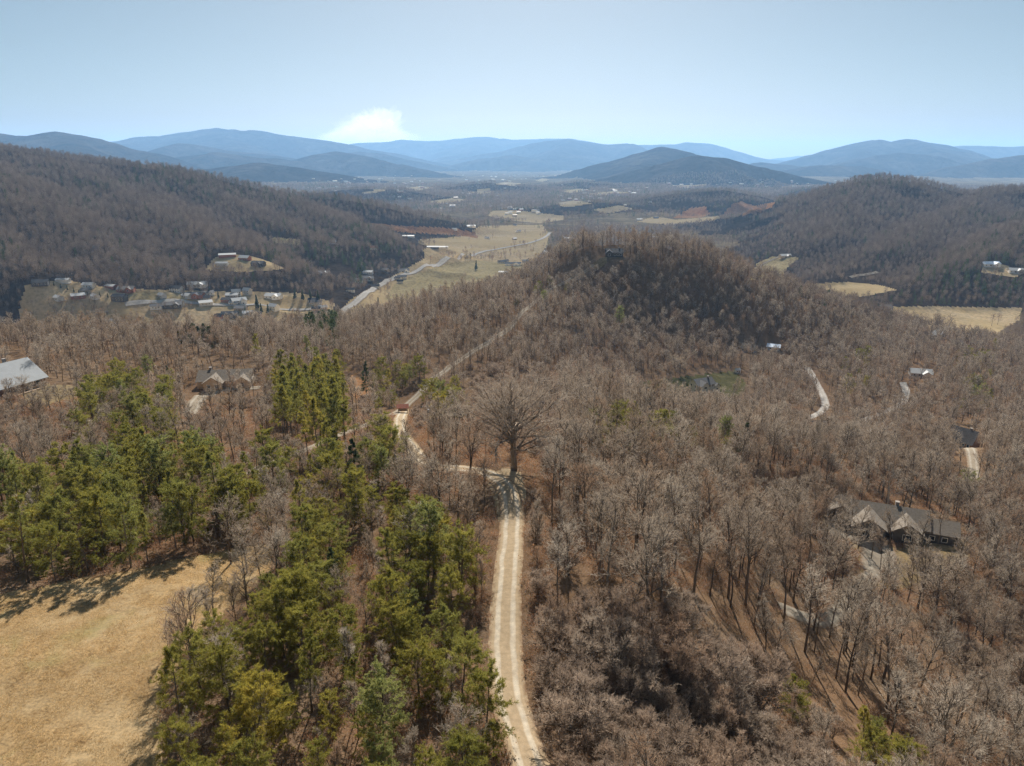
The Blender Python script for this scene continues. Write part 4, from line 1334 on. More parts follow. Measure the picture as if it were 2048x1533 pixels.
def zone_of(i):
    """label and group of a single tree, by its look and by what it stands beside"""
    u, v, y = T_foot_u[i], T_foot_v[i], T_y[i]
    k = T_kind[i]
    ro = road_dist(np.array([T_x[i]]), np.array([T_y[i]]), near_lines[:1])[0]
    if k in pine_kinds:
        look = {'scrub_pine': 'ragged yellow-green scrub pine', 'tall_pine': 'slender high-crowned pine', 'round_pine': 'round-headed bright green pine', 'white_pine': 'dark tiered conical pine'}[k]
        if T_u[i] > 1150:
            where = 'in the green strip at the lower right' if v > 1150 else ('on the knoll in front of the grey house' if v < 960 else 'among bare brush right of the gravel road')
        elif v > 1130 and u > 330:
            where = ('close to the left edge of the gravel road' if ro < 7 else 'along the right edge of the meadow' if u < 560 else 'at the bottom of the picture, left of the road' if v > 1480 else 'in the heart of the stand between meadow and road')
        elif v > 1000:
            where = ('behind the left part of the meadow' if u < 180 else 'behind the middle of the meadow' if u < 400 else 'behind the meadow corner' if u < 600 else 'in the woods left of the upper gravel road')
        elif v > 900:
            where = 'in the back of the belt behind the meadow' if u < 520 else 'in the brush left of the oak'
        else:
            where = 'between the two left houses' if u < 370 else ('in the tall clump below the pale brown roof' if u < 705 else 'around the meeting of the two roads')
        return look + ' ' + where, look + ', ' + where
    look = {'brush': 'low many-stemmed leafless thicket tree', 'sapling': 'thin leafless sapling', 'tall_bare': 'slender tall leafless tree', 'round_bare': 'broad rounded leafless tree'}[k]
    if u > 1020:
        if ro < 6:
            where = 'close to the right edge of the gravel road' if v > 1150 else 'right of the gravel road, just below the oak'
        elif in_poly([u], [v], OPEN_WOOD)[0]:
            where = 'on the sunlit forest floor striped with trunk shadows'
        elif v > 1400:
            where = 'at the bottom of the picture, right of the road' if u < 1450 else 'in the lower right corner'
        elif u > 1560:
            where = 'around the large gabled house' if v < 1180 else 'below the drive of the large gabled house'
        else:
            where = 'in the thicket right of the road' if v > 1280 else ('halfway between the road and the shadow-striped floor' if v > 1120 else 'on the slope right of the oak')
    else:
        where = 'by the left edge of the gravel road' if 0 < ro < 7 else ('along the right edge of the meadow' if u < 560 and v > 1130 else 'in the pine belt behind the meadow' if u < 560 else 'among the pines left of the gravel road')
    return look + ' ' + where, look + ', ' + where


TREE_NAME = {'tall_bare': 'bare_tree', 'round_bare': 'bare_tree', 'brush': 'thicket_tree', 'sapling': 'bare_sapling', 'scrub_pine': 'scrub_pine', 'tall_pine': 'pine_tree', 'round_pine': 'pine_tree', 'white_pine': 'pine_tree'}
for i in np.where(single)[0]:
    lab, grp = zone_of(i)
    stand_tree(TREE_NAME[T_kind[i]], T_kind[i], T_var[i], T_x[i], T_y[i], T_z[i], T_s[i], T_rot[i], lab, 'tree', grp, .9 + .25 * (T_rot[i] % 1))

rest = ~single
scatter_object('bare_woodland', bare_kinds, is_bare & rest, 'leafless brown woods covering the slopes and the central hill', None, XYZ, T_kind, T_s, T_rot, T_var)
scatter_object('pine_woodland', pine_kinds, is_pine & rest, 'scattered pines within the woods in the middle distance', None, XYZ, T_kind, T_s, T_rot, T_var)
scatter_object('far_forest', ['far_bare', 'far_pine', 'distant_bare', 'cone_evergreen'], np.isin(T_kind, ['far_bare', 'far_pine', 'distant_bare', 'cone_evergreen']), 'distant winter forest on the mountainsides and in the valley', None, XYZ, T_kind, T_s, T_rot, T_var)

# undergrowth under the near woods, straw on the meadow
X, Y = scatter(1.55, 34, 230, 41, 21)
Z = terrain(X, Y); u, v, _ = project(X, Y, Z)
f = field_of(u, v, Y); rdv = road_dist(X, Y, near_lines)
k = (f < 0) & (rdv > .5) & (v < 1650) & (fbm(X / 9, Y / 9, 3, 77) + .25 * (rdv < 3) > -.25)
k &= ~((in_poly(u, v, OPEN_WOOD) | in_poly(u, v, BARE_STRIP)) & (np.random.default_rng(6).random(len(X)) < .8))
P = np.stack([X, Y, Z - .05], 1)[k]; n = len(P); gg = np.random.default_rng(8)
scatter_object('underbrush', ['underbrush'], np.arange(n), 'brown leafy undergrowth on the forest floor', None, P, np.array(['underbrush'] * n), gg.uniform(.5, 1.25, n), gg.uniform(0, 6.28, n), gg.integers(0, 3, n))
X, Y = scatter(.45, 40, 108, 41, 22)
k = X < 5; X = X[k]; Y = Y[k]
Z = terrain(X, Y); u, v, _ = project(X, Y, Z)
k = (field_of(u, v, Y) == MEADOW) & (u > -40) & (v < 1600) & (fbm(X / 3, Y / 3, 3, 5) > -.35)
P = np.stack([X, Y, Z - .03], 1)[k]; n = len(P); gg = np.random.default_rng(9)
scatter_object('dry_grass', ['straw'], np.arange(n), 'short straw-coloured dry grass of the meadow', None, P, np.array(['straw'] * n), gg.uniform(.6, 1.2, n), gg.uniform(0, 6.28, n), gg.integers(0, 3, n))
print('TREES', len(T_x), 'singles', single.sum(), 'grass', n, {k: int((T_kind == k).sum()) for k in PROTO})

# ------------------------------------------------------------------ buildings
def wall_body(w, d, h, rise, axis='x', x0=0.0, y0=0.0, base=-1.2):
    """walls with gable ends; the ridge runs along the axis"""
    mb = MB()
    if axis == 'x':
        sec = [(-d / 2, base), (d / 2, base), (d / 2, h), (0, h + rise), (-d / 2, h)]
        lo = [(x0 - w / 2, y0 + a, b) for a, b in sec]; hi = [(x0 + w / 2, y0 + a, b) for a, b in sec]
    else:
        sec = [(-w / 2, base), (w / 2, base), (w / 2, h), (0, h + rise), (-w / 2, h)]
        lo = [(x0 + a, y0 - d / 2, b) for a, b in sec]; hi = [(x0 + a, y0 + d / 2, b) for a, b in sec]
    return mb.hexa(lo, hi)


def roof_body(w, d, h, rise, axis='x', x0=0.0, y0=0.0, over=.5, th=.18):
    mb = MB()
    half = (d if axis == 'x' else w) / 2
    lng = (w if axis == 'x' else d) / 2 + over
    k = rise / half
    e = half + over
    for s in (-1, 1):
        pts = [(0, h + rise + .02), (s * e, h - k * over + .02), (s * e, h - k * over + th), (0, h + rise + th + .02)]
        if axis == 'x':
            lo = [(x0 - lng, y0 + a, b) for a, b in pts]; hi = [(x0 + lng, y0 + a, b) for a, b in pts]
        else:
            lo = [(x0 + a, y0 - lng, b) for a, b in pts]; hi = [(x0 + a, y0 + lng, b) for a, b in pts]
        mb.hexa(lo, hi)
    return mb


def add_window(root, x, y, z, w, h, face):
    """face: 's' or 'n' (looks along y), 'e' or 'w' (looks along x)"""
    s = -1 if face in 'sw' else 1
    fr = MB(); pn = MB()
    if face in 'sn':
        fr.box(x - w / 2 - .12, x + w / 2 + .12, min(y, y + s * .07), max(y, y + s * .07), z - .12, z + h + .12)
        pn.box(x - w / 2, x + w / 2, min(y + s * .03, y + s * .1), max(y + s * .03, y + s * .1), z, z + h)
    else:
        fr.box(min(x, x + s * .07), max(x, x + s * .07), y - w / 2 - .12, y + w / 2 + .12, z - .12, z + h + .12)
        pn.box(min(x + s * .03, x + s * .1), max(x + s * .03, x + s * .1), y - w / 2, y + w / 2, z, z + h)
    f = fr.build('window', M['trim'], root)
    pn.build('pane', M['glass'], f)


def house(name, label, cat, pos, rot, wings, wall, roof, windows=(), chimney=None, door=None, deck=None, group=None, over=.5):
    """wings: (w, d, h, rise, axis, x0, y0)"""
    r = bpy.data.objects.new(name, None); COL.objects.link(r)
    r.location = pos; r.rotation_euler = (0, 0, rot)
    for (w, d, h, rise, ax, x0, y0) in wings:
        wall_body(w, d, h, rise, ax, x0, y0).build('wall', M[wall], r)
        rf = roof_body(w, d, h, rise, ax, x0, y0, over).build('roof', M[roof], r)
        if chimney and (x0, y0) == (wings[0][5], wings[0][6]):
            cx, cy_, ch = chimney
            c = MB().box(cx - .45, cx + .45, cy_ - .45, cy_ + .45, h - .5, h + rise + ch)
            c.box(cx - .55, cx + .55, cy_ - .55, cy_ + .55, h + rise + ch, h + rise + ch + .15)
            c.build('chimney', M['stone'], rf)
    for wd in windows:
        add_window(r, *wd)
    if door:
        x, y, w, h = door
        MB().box(x - w / 2, x + w / 2, y - .07, y, 0, h).build('door', M['wood'], r)
    if deck:
        x0, x1, y0, y1, z = deck
        dk = MB().box(x0, x1, y0, y1, z - .2, z)
        for px_ in (x0 + .15, (x0 + x1) / 2, x1 - .15):
            for py_ in (y0 + .15, y1 - .15):
                dk.box(px_ - .1, px_ + .1, py_ - .1, py_ + .1, -2.5, z - .2)
        dk.build('deck', M['wood'], r)
        rl = MB()
        for a, b, c, d_ in ((x0, x1, y0, y0), (x0, x1, y1, y1), (x1, x1, y0, y1)):
            rl.box(a - .04, b + .04, c - .04, d_ + .04, z + .95, z + 1.03)
        for t in np.linspace(0, 1, 9):
            rl.box(x0 + (x1 - x0) * t - .03, x0 + (x1 - x0) * t + .03, y0 - .03, y0 + .03, z, z + .95)
        rl.build('railing', M['wood'], r)
    tag(r, label, cat, group)
    return r


def pl(k, dx=0, dy=0):
    return (plot_at[k][0] + dx, plot_at[k][1] + dy, plot_at[k][2])


house('house', 'chalet with wide grey metal roof and deck at the left edge, beyond the pines', 'house', pl('metal_roof', -1, 3), math.radians(66), [(15, 17, 3.2, 5.4, 'x', 0, 0)], 'wall_wood', 'roof_metal',
      [(x, -8.5, 1, 1.4, 1.3, 's') for x in (-5, -2, 2, 5)] + [(-7.5, y, 1, 1.6, 1.6, 'w') for y in (-3, 0, 3)] + [(-7.5, 0, 4.6, 2.2, 2, 'w')], (2, 2.5, .8), None, (-6, 5, -11.4, -8.6, .3), None, .9)
house('house', 'wide house with pale brown gabled roof among bare trees, left of centre', 'house', pl('brown_roof'), math.radians(8), [(20, 11, 3.0, 2.9, 'x', 0, 0), (7, 8, 3.0, 2.2, 'y', -3.5, -4.5), (6, 7, 2.8, 1.9, 'y', 7.2, -3.6)], 'wall_tan', 'roof_brown',
      [(x, -8.5, 1, 1.2, 1.3, 's') for x in (-5, -2)] + [(x, -5, 1, 1.3, 1.3, 's') for x in (1.2, 3)] + [(7.2, -7.1, 1, 1.4, 1.3, 's')], (-6, 1, .9), (1.9, -5, 1.0, 2.1))
house('house', 'dark house with black roof on top of the central hill', 'house', pl('hilltop'), math.radians(-6), [(14, 9, 3.6, 2.6, 'x', 0, 0), (6, 6, 3.4, 2.2, 'y', -4, -4)], 'wall_dark', 'roof_dark',
      [(x, -4.5, 1.2, 1.3, 1.5, 's') for x in (0.6, 3, 5.2)] + [(-4, -7, 1.2, 1.8, 1.5, 's')], (4, .6, 1))
house('house', 'grey two-storey house with front gables on the shaded lawn in the hollow', 'house', pl('hollow'), math.radians(24), [(13, 9, 5.6, 2.9, 'x', 0, 0), (5.5, 5, 5.6, 2.4, 'y', -2.6, -4.2), (5, 7, 3.2, 2.0, 'y', 8.6, -.6)], 'wall_grey', 'roof_grey',
      [(-2.6, -6.7, z, 2.2, 1.4, 's') for z in (1, 3.8)] + [(x, -4.5, z, 1.1, 1.4, 's') for x in (2.2, 4.6) for z in (1, 3.8)] + [(8.6, -4.1, 1, 1.5, 1.2, 's')] + [(-6.5, y, z, 1.1, 1.4, 'w') for y in (-2, 2) for z in (1, 3.8)], (4, 0, .9), (.8, -4.5, 1.0, 2.1))
p = hit(1474, 746); house('garden_shed', 'small pale shed on the lawn right of the grey two-storey house', 'shed', (p[0], p[1], ground(p[0], p[1])), .3, [(3.6, 3, 2.2, 1.0, 'x', 0, 0)], 'wall_white', 'roof_light', [(-.9, -1.5, .9, .7, .8, 's')], None, (.6, -1.5, .9, 1.9), None, None, .25)
house('cabin', 'brown-roofed cabin at the foot of the hill, left of the pale blue roof', 'house', pl('brown_cabin'), math.radians(-38), [(10, 7.5, 2.8, 3, 'x', 0, 0)], 'wall_tan', 'roof_brown', [(x, -3.75, .9, 1, 1.2, 's') for x in (-3, 0, 3)], (2, .8, .8))
house('barn', 'small building with shining pale blue metal roof at the foot of the hill', 'barn', pl('blue_roof'), math.radians(-24), [(9, 7, 2.6, 1.5, 'x', 0, 0)], 'wall_grey', 'roof_blue', [(x, -3.5, 1, 1, 1, 's') for x in (-2, 2)])
house('house', 'house with weathered pale grey roof beside the utility pole on the right', 'house', pl('pale'), math.radians(-16), [(13, 8, 2.8, 2.2, 'x', 0, 0), (5, 5, 2.8, 1.7, 'y', 3, -3.6)], 'wall_grey', 'roof_light', [(x, -4, 1, 1.2, 1.1, 's') for x in (-4.5, -1.5)] + [(3, -6.1, 1, 1.4, 1.1, 's')])
house('cabin', 'small dark-roofed cabin with orange-brown walls by the hollow road', 'house', pl('rust'), math.radians(4), [(8, 6, 3, 1.6, 'x', 0, 0)], 'wall_tan', 'roof_dark', [(x, -3, 1, 1, 1.1, 's') for x in (-2.4, 2.4)], None, (0, -3, 1, 2))
house('house', 'steep-roofed grey house with a pale driveway near the right edge', 'house', pl('steep'), math.radians(-58), [(11, 8, 3, 5, 'x', 0, 0), (5, 5, 2.8, 2.4, 'y', -2, -5)], 'wall_wood', 'roof_grey', [(x, -4, 1, 1.1, 1.2, 's') for x in (2, 4)] + [(-5.5, 0, 3.6, 1.4, 1.5, 'w')], (2, .8, .6))
house('house', 'large house with many brown-grey gables in the woods at the right', 'house', pl('big', -3, 2), math.radians(-22), [(19, 11, 3.4, 3.2, 'x', 0, 0), (8, 9, 3.4, 2.6, 'y', -5.2, -5.2), (7, 8, 3.4, 2.3, 'y', 4.2, -4.6), (8, 8, 3, 2.2, 'x', 12.6, -1.4), (7, 7, 3.2, 2.2, 'y', -11.8, 1)], 'wall_dark', 'roof_brown',
      [(x, -9.7, 1, 1.4, 1.4, 's') for x in (-6.8, -3.6)] + [(4.2, -8.6, 1, 2, 1.5, 's')] + [(x, -5, 1, 1, 1.4, 's') for x in (-.6, )] + [(x, -5.4, .8, 1.2, 1.2, 's') for x in (10.5, 13.5)], (2, 1, .9), (.35, -5, .9, 2.1))

# houses of the valley: pixel of the foot, name, label, size, materials, turn
VH = [
    (82, 570, 'house', 'dark house at the upper left end of the row of small evergreens', 16, 10, 'wall_dark', 'roof_dark', .3),
    (127, 565, 'shed', 'long pale-roofed shed above the leftmost valley pasture', 14, 7, 'wall_white', 'roof_light', .1),
    (224, 577, 'barn', 'red-brown barn beside the woods edge, left part of the valley', 12, 8, 'wall_brick', 'roof_light', -.3),
    (253, 583, 'house', 'dark-roofed house right of the red-brown barn, left part of the valley', 18, 10, 'wall_brick', 'roof_grey', .2),
    (240, 601, 'house', 'dark house below the red-brown barn in the left part of the valley', 15, 9, 'wall_dark', 'roof_dark', -.1),
    (395, 573, 'house', 'large white house against the woods, left of the garden evergreens', 22, 11, 'wall_white', 'roof_light', .15),
    (354, 584, 'house', 'white-walled house left of the dark conifer below the large white house', 14, 9, 'wall_white', 'roof_dark', -.2),
    (387, 594, 'house', 'dark sprawling house directly below the large white house', 24, 11, 'wall_brick', 'roof_dark', .05),
    (346, 614, 'house', 'dark house in the bare trees left of the curving lane', 20, 11, 'wall_dark', 'roof_grey', .3),
    (478, 608, 'house', 'white house with greenish roof just above the long straight lane', 17, 11, 'wall_white', 'roof_metal', .6),
    (548, 596, 'house', 'pale-roofed house framed by dark garden conifers in mid valley', 20, 11, 'wall_white', 'roof_light', -.1),
    (548, 620, 'house', 'small white house with dark conifers beside it, below the lane', 12, 8, 'wall_white', 'roof_light', -.5),
    (460, 633, 'house', 'dark low house left of the white two-gabled house', 18, 10, 'wall_dark', 'roof_dark', .15),
    (508, 638, 'house', 'tall white house with dark roof facing the camera near the pine clump', 15, 10, 'wall_white', 'roof_dark', .1),
    (473, 591, 'house', 'small white house at the upper edge of the middle valley pasture', 10, 7, 'wall_white', 'roof_light', .4),
    (495, 588, 'house', 'small grey house right of the small white one above the middle pasture', 10, 7, 'wall_grey', 'roof_light', -.4),
    (601, 648, 'house', 'dark-roofed house among bare trees left of the valley road', 14, 9, 'wall_dark', 'roof_dark', .2),
    (205, 648, 'house', 'broad grey house with pale curved drive in the lower left valley', 24, 12, 'wall_grey', 'roof_grey', .05),
    (455, 514, 'barn', 'long narrow barn with pale roof topping the hillside clearing', 22, 8, 'wall_brick', 'roof_light', .35),
    (490, 520, 'house', 'red-brown house with pale roof right of the long hillside barn', 15, 9, 'wall_brick', 'roof_light', -.3),
    (445, 531, 'trailer', 'white low trailer house in the lower hillside clearing', 16, 6, 'wall_white', 'roof_light', 0),
    (517, 531, 'house', 'dark house at the right end of the hillside clearing', 17, 10, 'wall_dark', 'roof_dark', -.2),
    (664, 488, 'house', 'small white house alone in the woods below the left ridge', 14, 9, 'wall_white', 'roof_light', .2),
    (647, 550, 'house', 'low pale house in the woods left of the valley road', 18, 8, 'wall_tan', 'roof_light', 0),
    (817, 475, 'barn', 'long white-roofed farm building below the orange cut bank', 26, 12, 'wall_white', 'roof_light', 0),
    (866, 497, 'barn', 'dark-walled long shed at the left of the farmstead field', 24, 9, 'wall_dark', 'roof_light', 0),
    (886, 497, 'barn', 'white long shed at the right of the farmstead field', 22, 9, 'wall_white', 'roof_light', 0),
    (747, 499, 'house', 'red-roofed small house in the woods above the valley road', 12, 8, 'wall_white', 'roof_red', .2),
    (807, 545, 'house', 'white house close to the left side of the valley road', 18, 9, 'wall_white', 'roof_grey', .3),
    (735, 560, 'house', 'grey-roofed house by the valley road, right one of two', 18, 10, 'wall_grey', 'roof_grey', .1),
    (716, 565, 'house', 'white-fronted house by the valley road, left one of two', 14, 10, 'wall_white', 'roof_grey', .1),
    (1026, 531, 'house', 'long dark-roofed house on the green pasture right of the valley road', 30, 11, 'wall_white', 'roof_dark', -.05),
    (1004, 527, 'house', 'small dark-roofed house left of the long one on the green pasture', 16, 9, 'wall_grey', 'roof_dark', .3),
    (1007, 548, 'shed', 'pale open shed at the lower edge of the green pasture', 16, 8, 'wall_white', 'roof_light', 0),
    (1097, 507, 'house', 'pale house where the valley road meets the central hill', 20, 10, 'wall_white', 'roof_light', .1),
    (942, 455, 'house', 'white house at the top of the orange cut bank', 22, 12, 'wall_white', 'roof_light', .3),
    (1138, 480, 'house', 'white house peeping over the left shoulder of the central hill', 24, 12, 'wall_white', 'roof_light', -.2),
    (1474, 526, 'barn', 'red-roofed barn right of the central hill', 24, 11, 'wall_white', 'roof_red', .1),
    (1570, 515, 'house', 'pale house above the winding gravel lane', 20, 10, 'wall_tan', 'roof_light', .2),
    (1979, 532, 'house', 'pale blue-roofed house at the foot of the right hill', 26, 11, 'wall_white', 'roof_blue', .1),
    (2030, 545, 'house', 'white house at the right edge below the wooded hill', 18, 10, 'wall_white', 'roof_light', -.2),
    (1769, 622, 'house', 'dark house at the left corner of the big tan field', 15, 10, 'wall_dark', 'roof_grey', .2),
    (1866, 674, 'house', 'grey-roofed house in trees below the big tan field', 18, 9, 'wall_grey', 'roof_light', .4),
    (1312, 437, 'barn', 'small dark barn on the far tan field below the low hill', 16, 10, 'wall_dark', 'roof_dark', 0),
    (1279, 441, 'house', 'pale speck of a house left of the far tan field', 18, 10, 'wall_white', 'roof_light', .2),
    (1363, 490, 'house', 'white house in the woods right behind the central hill', 22, 11, 'wall_white', 'roof_light', .1),
    (1310, 478, 'house', 'small white house behind the crown of the central hill', 18, 10, 'wall_white', 'roof_light', -.1),
]
for u, v, nm, lab, w, d, wm, rm, rt in VH:
    p = hit(u, v, 500)
    z = ground(p[0], p[1])
    hh = 4.8 if w < 18 and nm == 'house' and v > 580 else 3.2
    rise = 2.8 if nm == 'house' else 1.6
    win = []
    if v > 500 and nm == 'house':
        win = [(x, -d / 2, .9 + zz, 1.2, 1.4, 's') for x in np.linspace(-w * .36, w * .36, 4) for zz in ((0, 2.4) if hh > 4 else (0,))]
    wings = [(w, d, hh, rise, 'x', 0, 0)]
    if w >= 17 and nm == 'house':
        wings.append((w * .34, d * .7, hh, rise * .85, 'y', w * .2, -d * .42))
        win = [q for q in win if not (w * .02 < q[0] < w * .38)] + ([(w * .2, -d * .77, .9, 1.6, 1.4, 's')] if win else [])
    house(nm, lab, 'house' if nm in ('house', 'trailer') else nm, (p[0], p[1], z), rt, wings, wm, rm, win, None, (-w * .06, -d / 2, 1.1, 2.1) if v > 500 and nm == 'house' else None)

# more small homes on the pale lots, alike from this far
gs = random.Random(5)
for x0, x1, y0, y1, n, where in ((60, 215, 572, 604, 5, 'leftmost lots of the valley settlement'), (270, 420, 590, 618, 7, 'lots below the large white house'), (430, 650, 592, 640, 12, 'crowded lots in the middle of the valley settlement'), (690, 860, 520, 600, 8, 'lots along the valley road'), (900, 1080, 450, 530, 7, 'farm lots by the upper valley road')):
    for _ in range(n):
        p = hit(gs.uniform(x0, x1), gs.uniform(y0, y1), 500)
        w = gs.uniform(9, 15)
        house('house', 'small pale house on the ' + where, 'house', (p[0], p[1], ground(p[0], p[1])), gs.uniform(-.7, .7), [(w, w * .62, 3.0, 2.2, 'x', 0, 0)], gs.choice(['wall_white', 'wall_white', 'wall_grey', 'wall_tan', 'wall_brick']), gs.choice(['roof_light', 'roof_grey', 'roof_dark', 'roof_light']),
              [(-w * .25, -w * .31, .9, 1.1, 1.2, 's'), (w * .25, -w * .31, .9, 1.1, 1.2, 's')], None, (0, -w * .31, 1, 2), None, 'small houses, ' + where)

# the town far down the valley: small gabled buildings, one mesh each, two shapes and three coats of paint
town_me = []
for wm, rm in (('wall_white', 'roof_light'), ('wall_tan', 'roof_light'), ('wall_white', 'roof_grey'), ('wall_brick', 'roof_light')):
    for (w, d, h, rise) in ((20, 13, 5, 4), (34, 18, 7, 2.5)):
        a = wall_body(w, d, h, rise, base=-4); b = roof_body(w, d, h, rise)
        nf = len(a.f); a.add(b.v, b.f)
        me = bpy.data.meshes.new('town_building'); me.from_pydata(a.v, [], a.f)
        me.materials.append(M[wm]); me.materials.append(M[rm])
        for i, pgn in enumerate(me.polygons):
            pgn.material_index = 0 if i < nf else 1
        town_me.append(me)
gt = random.Random(12)
CLUST = [(650, 374, 60, 12, 18, 'far left part of the valley town'), (700, 364, 80, 9, 18, 'far left part of the valley town'), (780, 364, 80, 12, 22, 'middle of the far valley town'), (860, 374, 80, 18, 18, 'middle of the far valley town'), (1000, 353, 80, 7, 18, 'most distant part of the valley town'),
         (990, 368, 60, 8, 12, 'most distant part of the valley town'), (1080, 352, 60, 6, 12, 'most distant part of the valley town'), (1200, 384, 110, 12, 20, 'valley town below the dark middle mountain'), (1150, 396, 90, 18, 16, 'valley town below the dark middle mountain'), (1060, 425, 80, 12, 14, 'settlement beyond the tan valley fields'),
         (1400, 374, 90, 8, 12, 'valley town below the dark middle mountain'), (1560, 370, 110, 8, 16, 'valley right of the dark middle mountain'), (1000, 402, 200, 20, 24, 'wooded middle of the far valley')]
for cu, cv, su, sv, n, where in CLUST:
    for _ in range(n):
        u = cu + gt.gauss(0, su * .5); v = cv + gt.gauss(0, sv * .5)
        p = hit(u, max(v, 345), 1900, 12000, 500)
        o = link('town_building', gt.choice(town_me), None, (p[0], p[1], ground(p[0], p[1]) + 2), gt.uniform(-.6, .6))
        s = gt.uniform(.35, .75) * (1.15 if p[1] > 5000 else 1.0)
        o.scale = (s, s, s)
        tag(o, 'tiny pale building in the ' + where, 'building', 'town buildings, ' + where)

# ------------------------------------------------------------------ single landmarks
def tree_at(name, kind, var, u, v, s, label, cat='tree', rot=0.0, wide=1.0, y0=30, group=None):
    p = hit(u, v, y0)
    return stand_tree(name, kind, var, p[0], p[1], ground(p[0], p[1]) - .1, s, rot, label, cat, group, wide)


stand_tree('oak_tree', 'old_oak', 0, OAK[0], OAK[1], ground(OAK[0], OAK[1]) - .2, 1.12, .7, 'huge leafless oak with thick trunk at the bend of the gravel road', 'tree', None, 1.12)
tree_at('dead_tree', 'dead_tree', 0, 1775, 1012, 1.0, 'bleached dead tree with pale broken limbs behind the large gabled house', rot=1.2)
tree_at('bare_tree', 'round_bare', 1, 462, 1128, .98, 'broad leafless tree on the meadow corner, left one of two', rot=.4, wide=1.15)
tree_at('bare_tree', 'round_bare', 2, 494, 1146, .88, 'leafless tree on the meadow corner, right one of two', rot=2.1)
tree_at('bare_sapling', 'sapling', 0, 366, 1325, .95, 'thin leafless sapling on the right edge of the meadow, taller of two', rot=.2)
tree_at('bare_sapling', 'sapling', 1, 338, 1305, .62, 'small thin sapling on the right edge of the meadow, shorter of two', rot=1.7)
tree_at('bare_sapling', 'sapling', 2, 432, 1290, .7, 'dark spindly bush with a yellow-green pine behind it at the meadow edge', rot=1.0, wide=1.6)
tree_at('pine_tree', 'round_pine', 0, 868, 1150, .92, 'round-headed bright green pine left of the gravel road, below the oak', rot=.3)
tree_at('pine_tree', 'round_pine', 1, 673, 905, 1.0, 'round-headed pine beside the ridge road, left of the red-roofed shelter', rot=2.0)
tree_at('pine_tree', 'round_pine', 2, 405, 985, 1.0, 'rightmost round-headed pine of the row behind the meadow', rot=1.0)
tree_at('pine_tree', 'round_pine', 0, 325, 1005, 1.05, 'middle round-headed pine of the row behind the meadow', rot=4.0)
tree_at('pine_tree', 'round_pine', 1, 232, 1012, .95, 'left round-headed pine of the row behind the meadow', rot=5.0)
tree_at('pine_tree', 'round_pine', 2, 22, 1035, 1.0, 'round-headed pine at the left edge behind the meadow', rot=.2)
tree_at('pine_tree', 'yellow_pine', 0, 44, 1085, .9, 'pine with orange-yellow dying needles near the left edge', rot=.2)
tree_at('pine_tree', 'white_pine', 0, 733, 792, 1.0, 'lone dark pine with straight trunk beside the orange soil patch', rot=.2, wide=.8)
tree_at('pine_tree', 'white_pine', 1, 712, 985, .78, 'very dark dense pine left of the gravel road bend', rot=1.4, wide=.9)
tree_at('pine_tree', 'round_pine', 1, 1238, 662, 1.35, 'lone tall pine on the bare flank of the central hill', rot=.9, wide=.8)
tree_at('pine_tree', 'scrub_pine', 2, 1930, 1000, .95, 'lone green pine right of the large gabled house', rot=.9, wide=1.2)
tree_at('pine_tree', 'white_pine', 0, 1372, 805, .8, 'dark evergreen in front of the grey two-storey house', rot=1.9, wide=.9)
tree_at('pine_tree', 'tall_pine', 0, 515, 735, 1.05, 'pale green tall pine right of the pale brown roof', rot=.9)
tree_at('pine_tree', 'tall_pine', 1, 618, 735, 1.0, 'slim high-crowned pine left of the dark lone pine', rot=.9)
for i, (u, v, s) in enumerate([(1716, 1098, .8), (1742, 1118, .72), (1778, 1112, .85), (1806, 1100, .7), (1838, 1112, .8), (1876, 1088, .75), (1700, 1062, .7), (1760, 1140, .7), (1822, 1140, .78)]):
    tree_at('bare_tree', 'tall_bare', i % 5, u, v, s, 'slender leafless tree in the front yard of the large gabled house', 'tree', i * 1.3, 1.0, 30, 'leafless yard trees of the large gabled house')
for i, (u, v, s) in enumerate([(1146, 505, 1.5), (1164, 503, 1.7), (1178, 507, 1.4), (1204, 502, 1.4), (1250, 503, 1.5), (1268, 506, 1.6), (1284, 508, 1.4), (1385, 520, 1.5), (1402, 524, 1.6)]):
    tree_at('bare_tree', 'round_bare', i % 4, u, v, s, 'big leafless tree standing out on the crest of the central hill', 'tree', i * 1.7, .9, 450, 'big leafless trees on the crest of the central hill')
EVG = [(515, 618, 1.9, 'tallest narrow dark conifer of the mid valley gardens'), (369, 592, 1.0, 'round dark conifer between two houses below the large white house'), (419, 590, 1.1, 'dark conifer right of the large white house'), (437, 596, .9, 'thin dark conifer on the middle pasture'),
       (590, 598, 1.5, 'left conifer of the dark hedge trees by the pale-roofed house'), (606, 600, 1.5, 'second conifer of the dark hedge trees by the pale-roofed house'), (622, 602, 1.6, 'third conifer of the dark hedge trees by the pale-roofed house'), (637, 604, 1.6, 'rightmost conifer of the dark hedge trees by the pale-roofed house'),
       (523, 626, 1.3, 'left of two dark conifers beside the small white house'), (536, 628, 1.3, 'right of two dark conifers beside the small white house'), (491, 628, 1.0, 'single conifer just below the long straight lane'), (573, 640, 1.0, 'conifer in front of the tall white house yard'), (757, 612, 1.3, 'dark conifer alone on the pale field right of the valley road'),
       (668, 640, 1.0, 'conifer close to the lower end of the valley road'), (952, 540, 1.9, 'round dark tree on the green pasture right of the valley road'), (757, 578, 1.2, 'dark conifer left of the valley road bend')]
for u, v, s, lab in EVG:
    tree_at('conifer', 'cone_evergreen', int(u) % 2, u, v, s, lab, 'tree', u * .1, .85, 500)
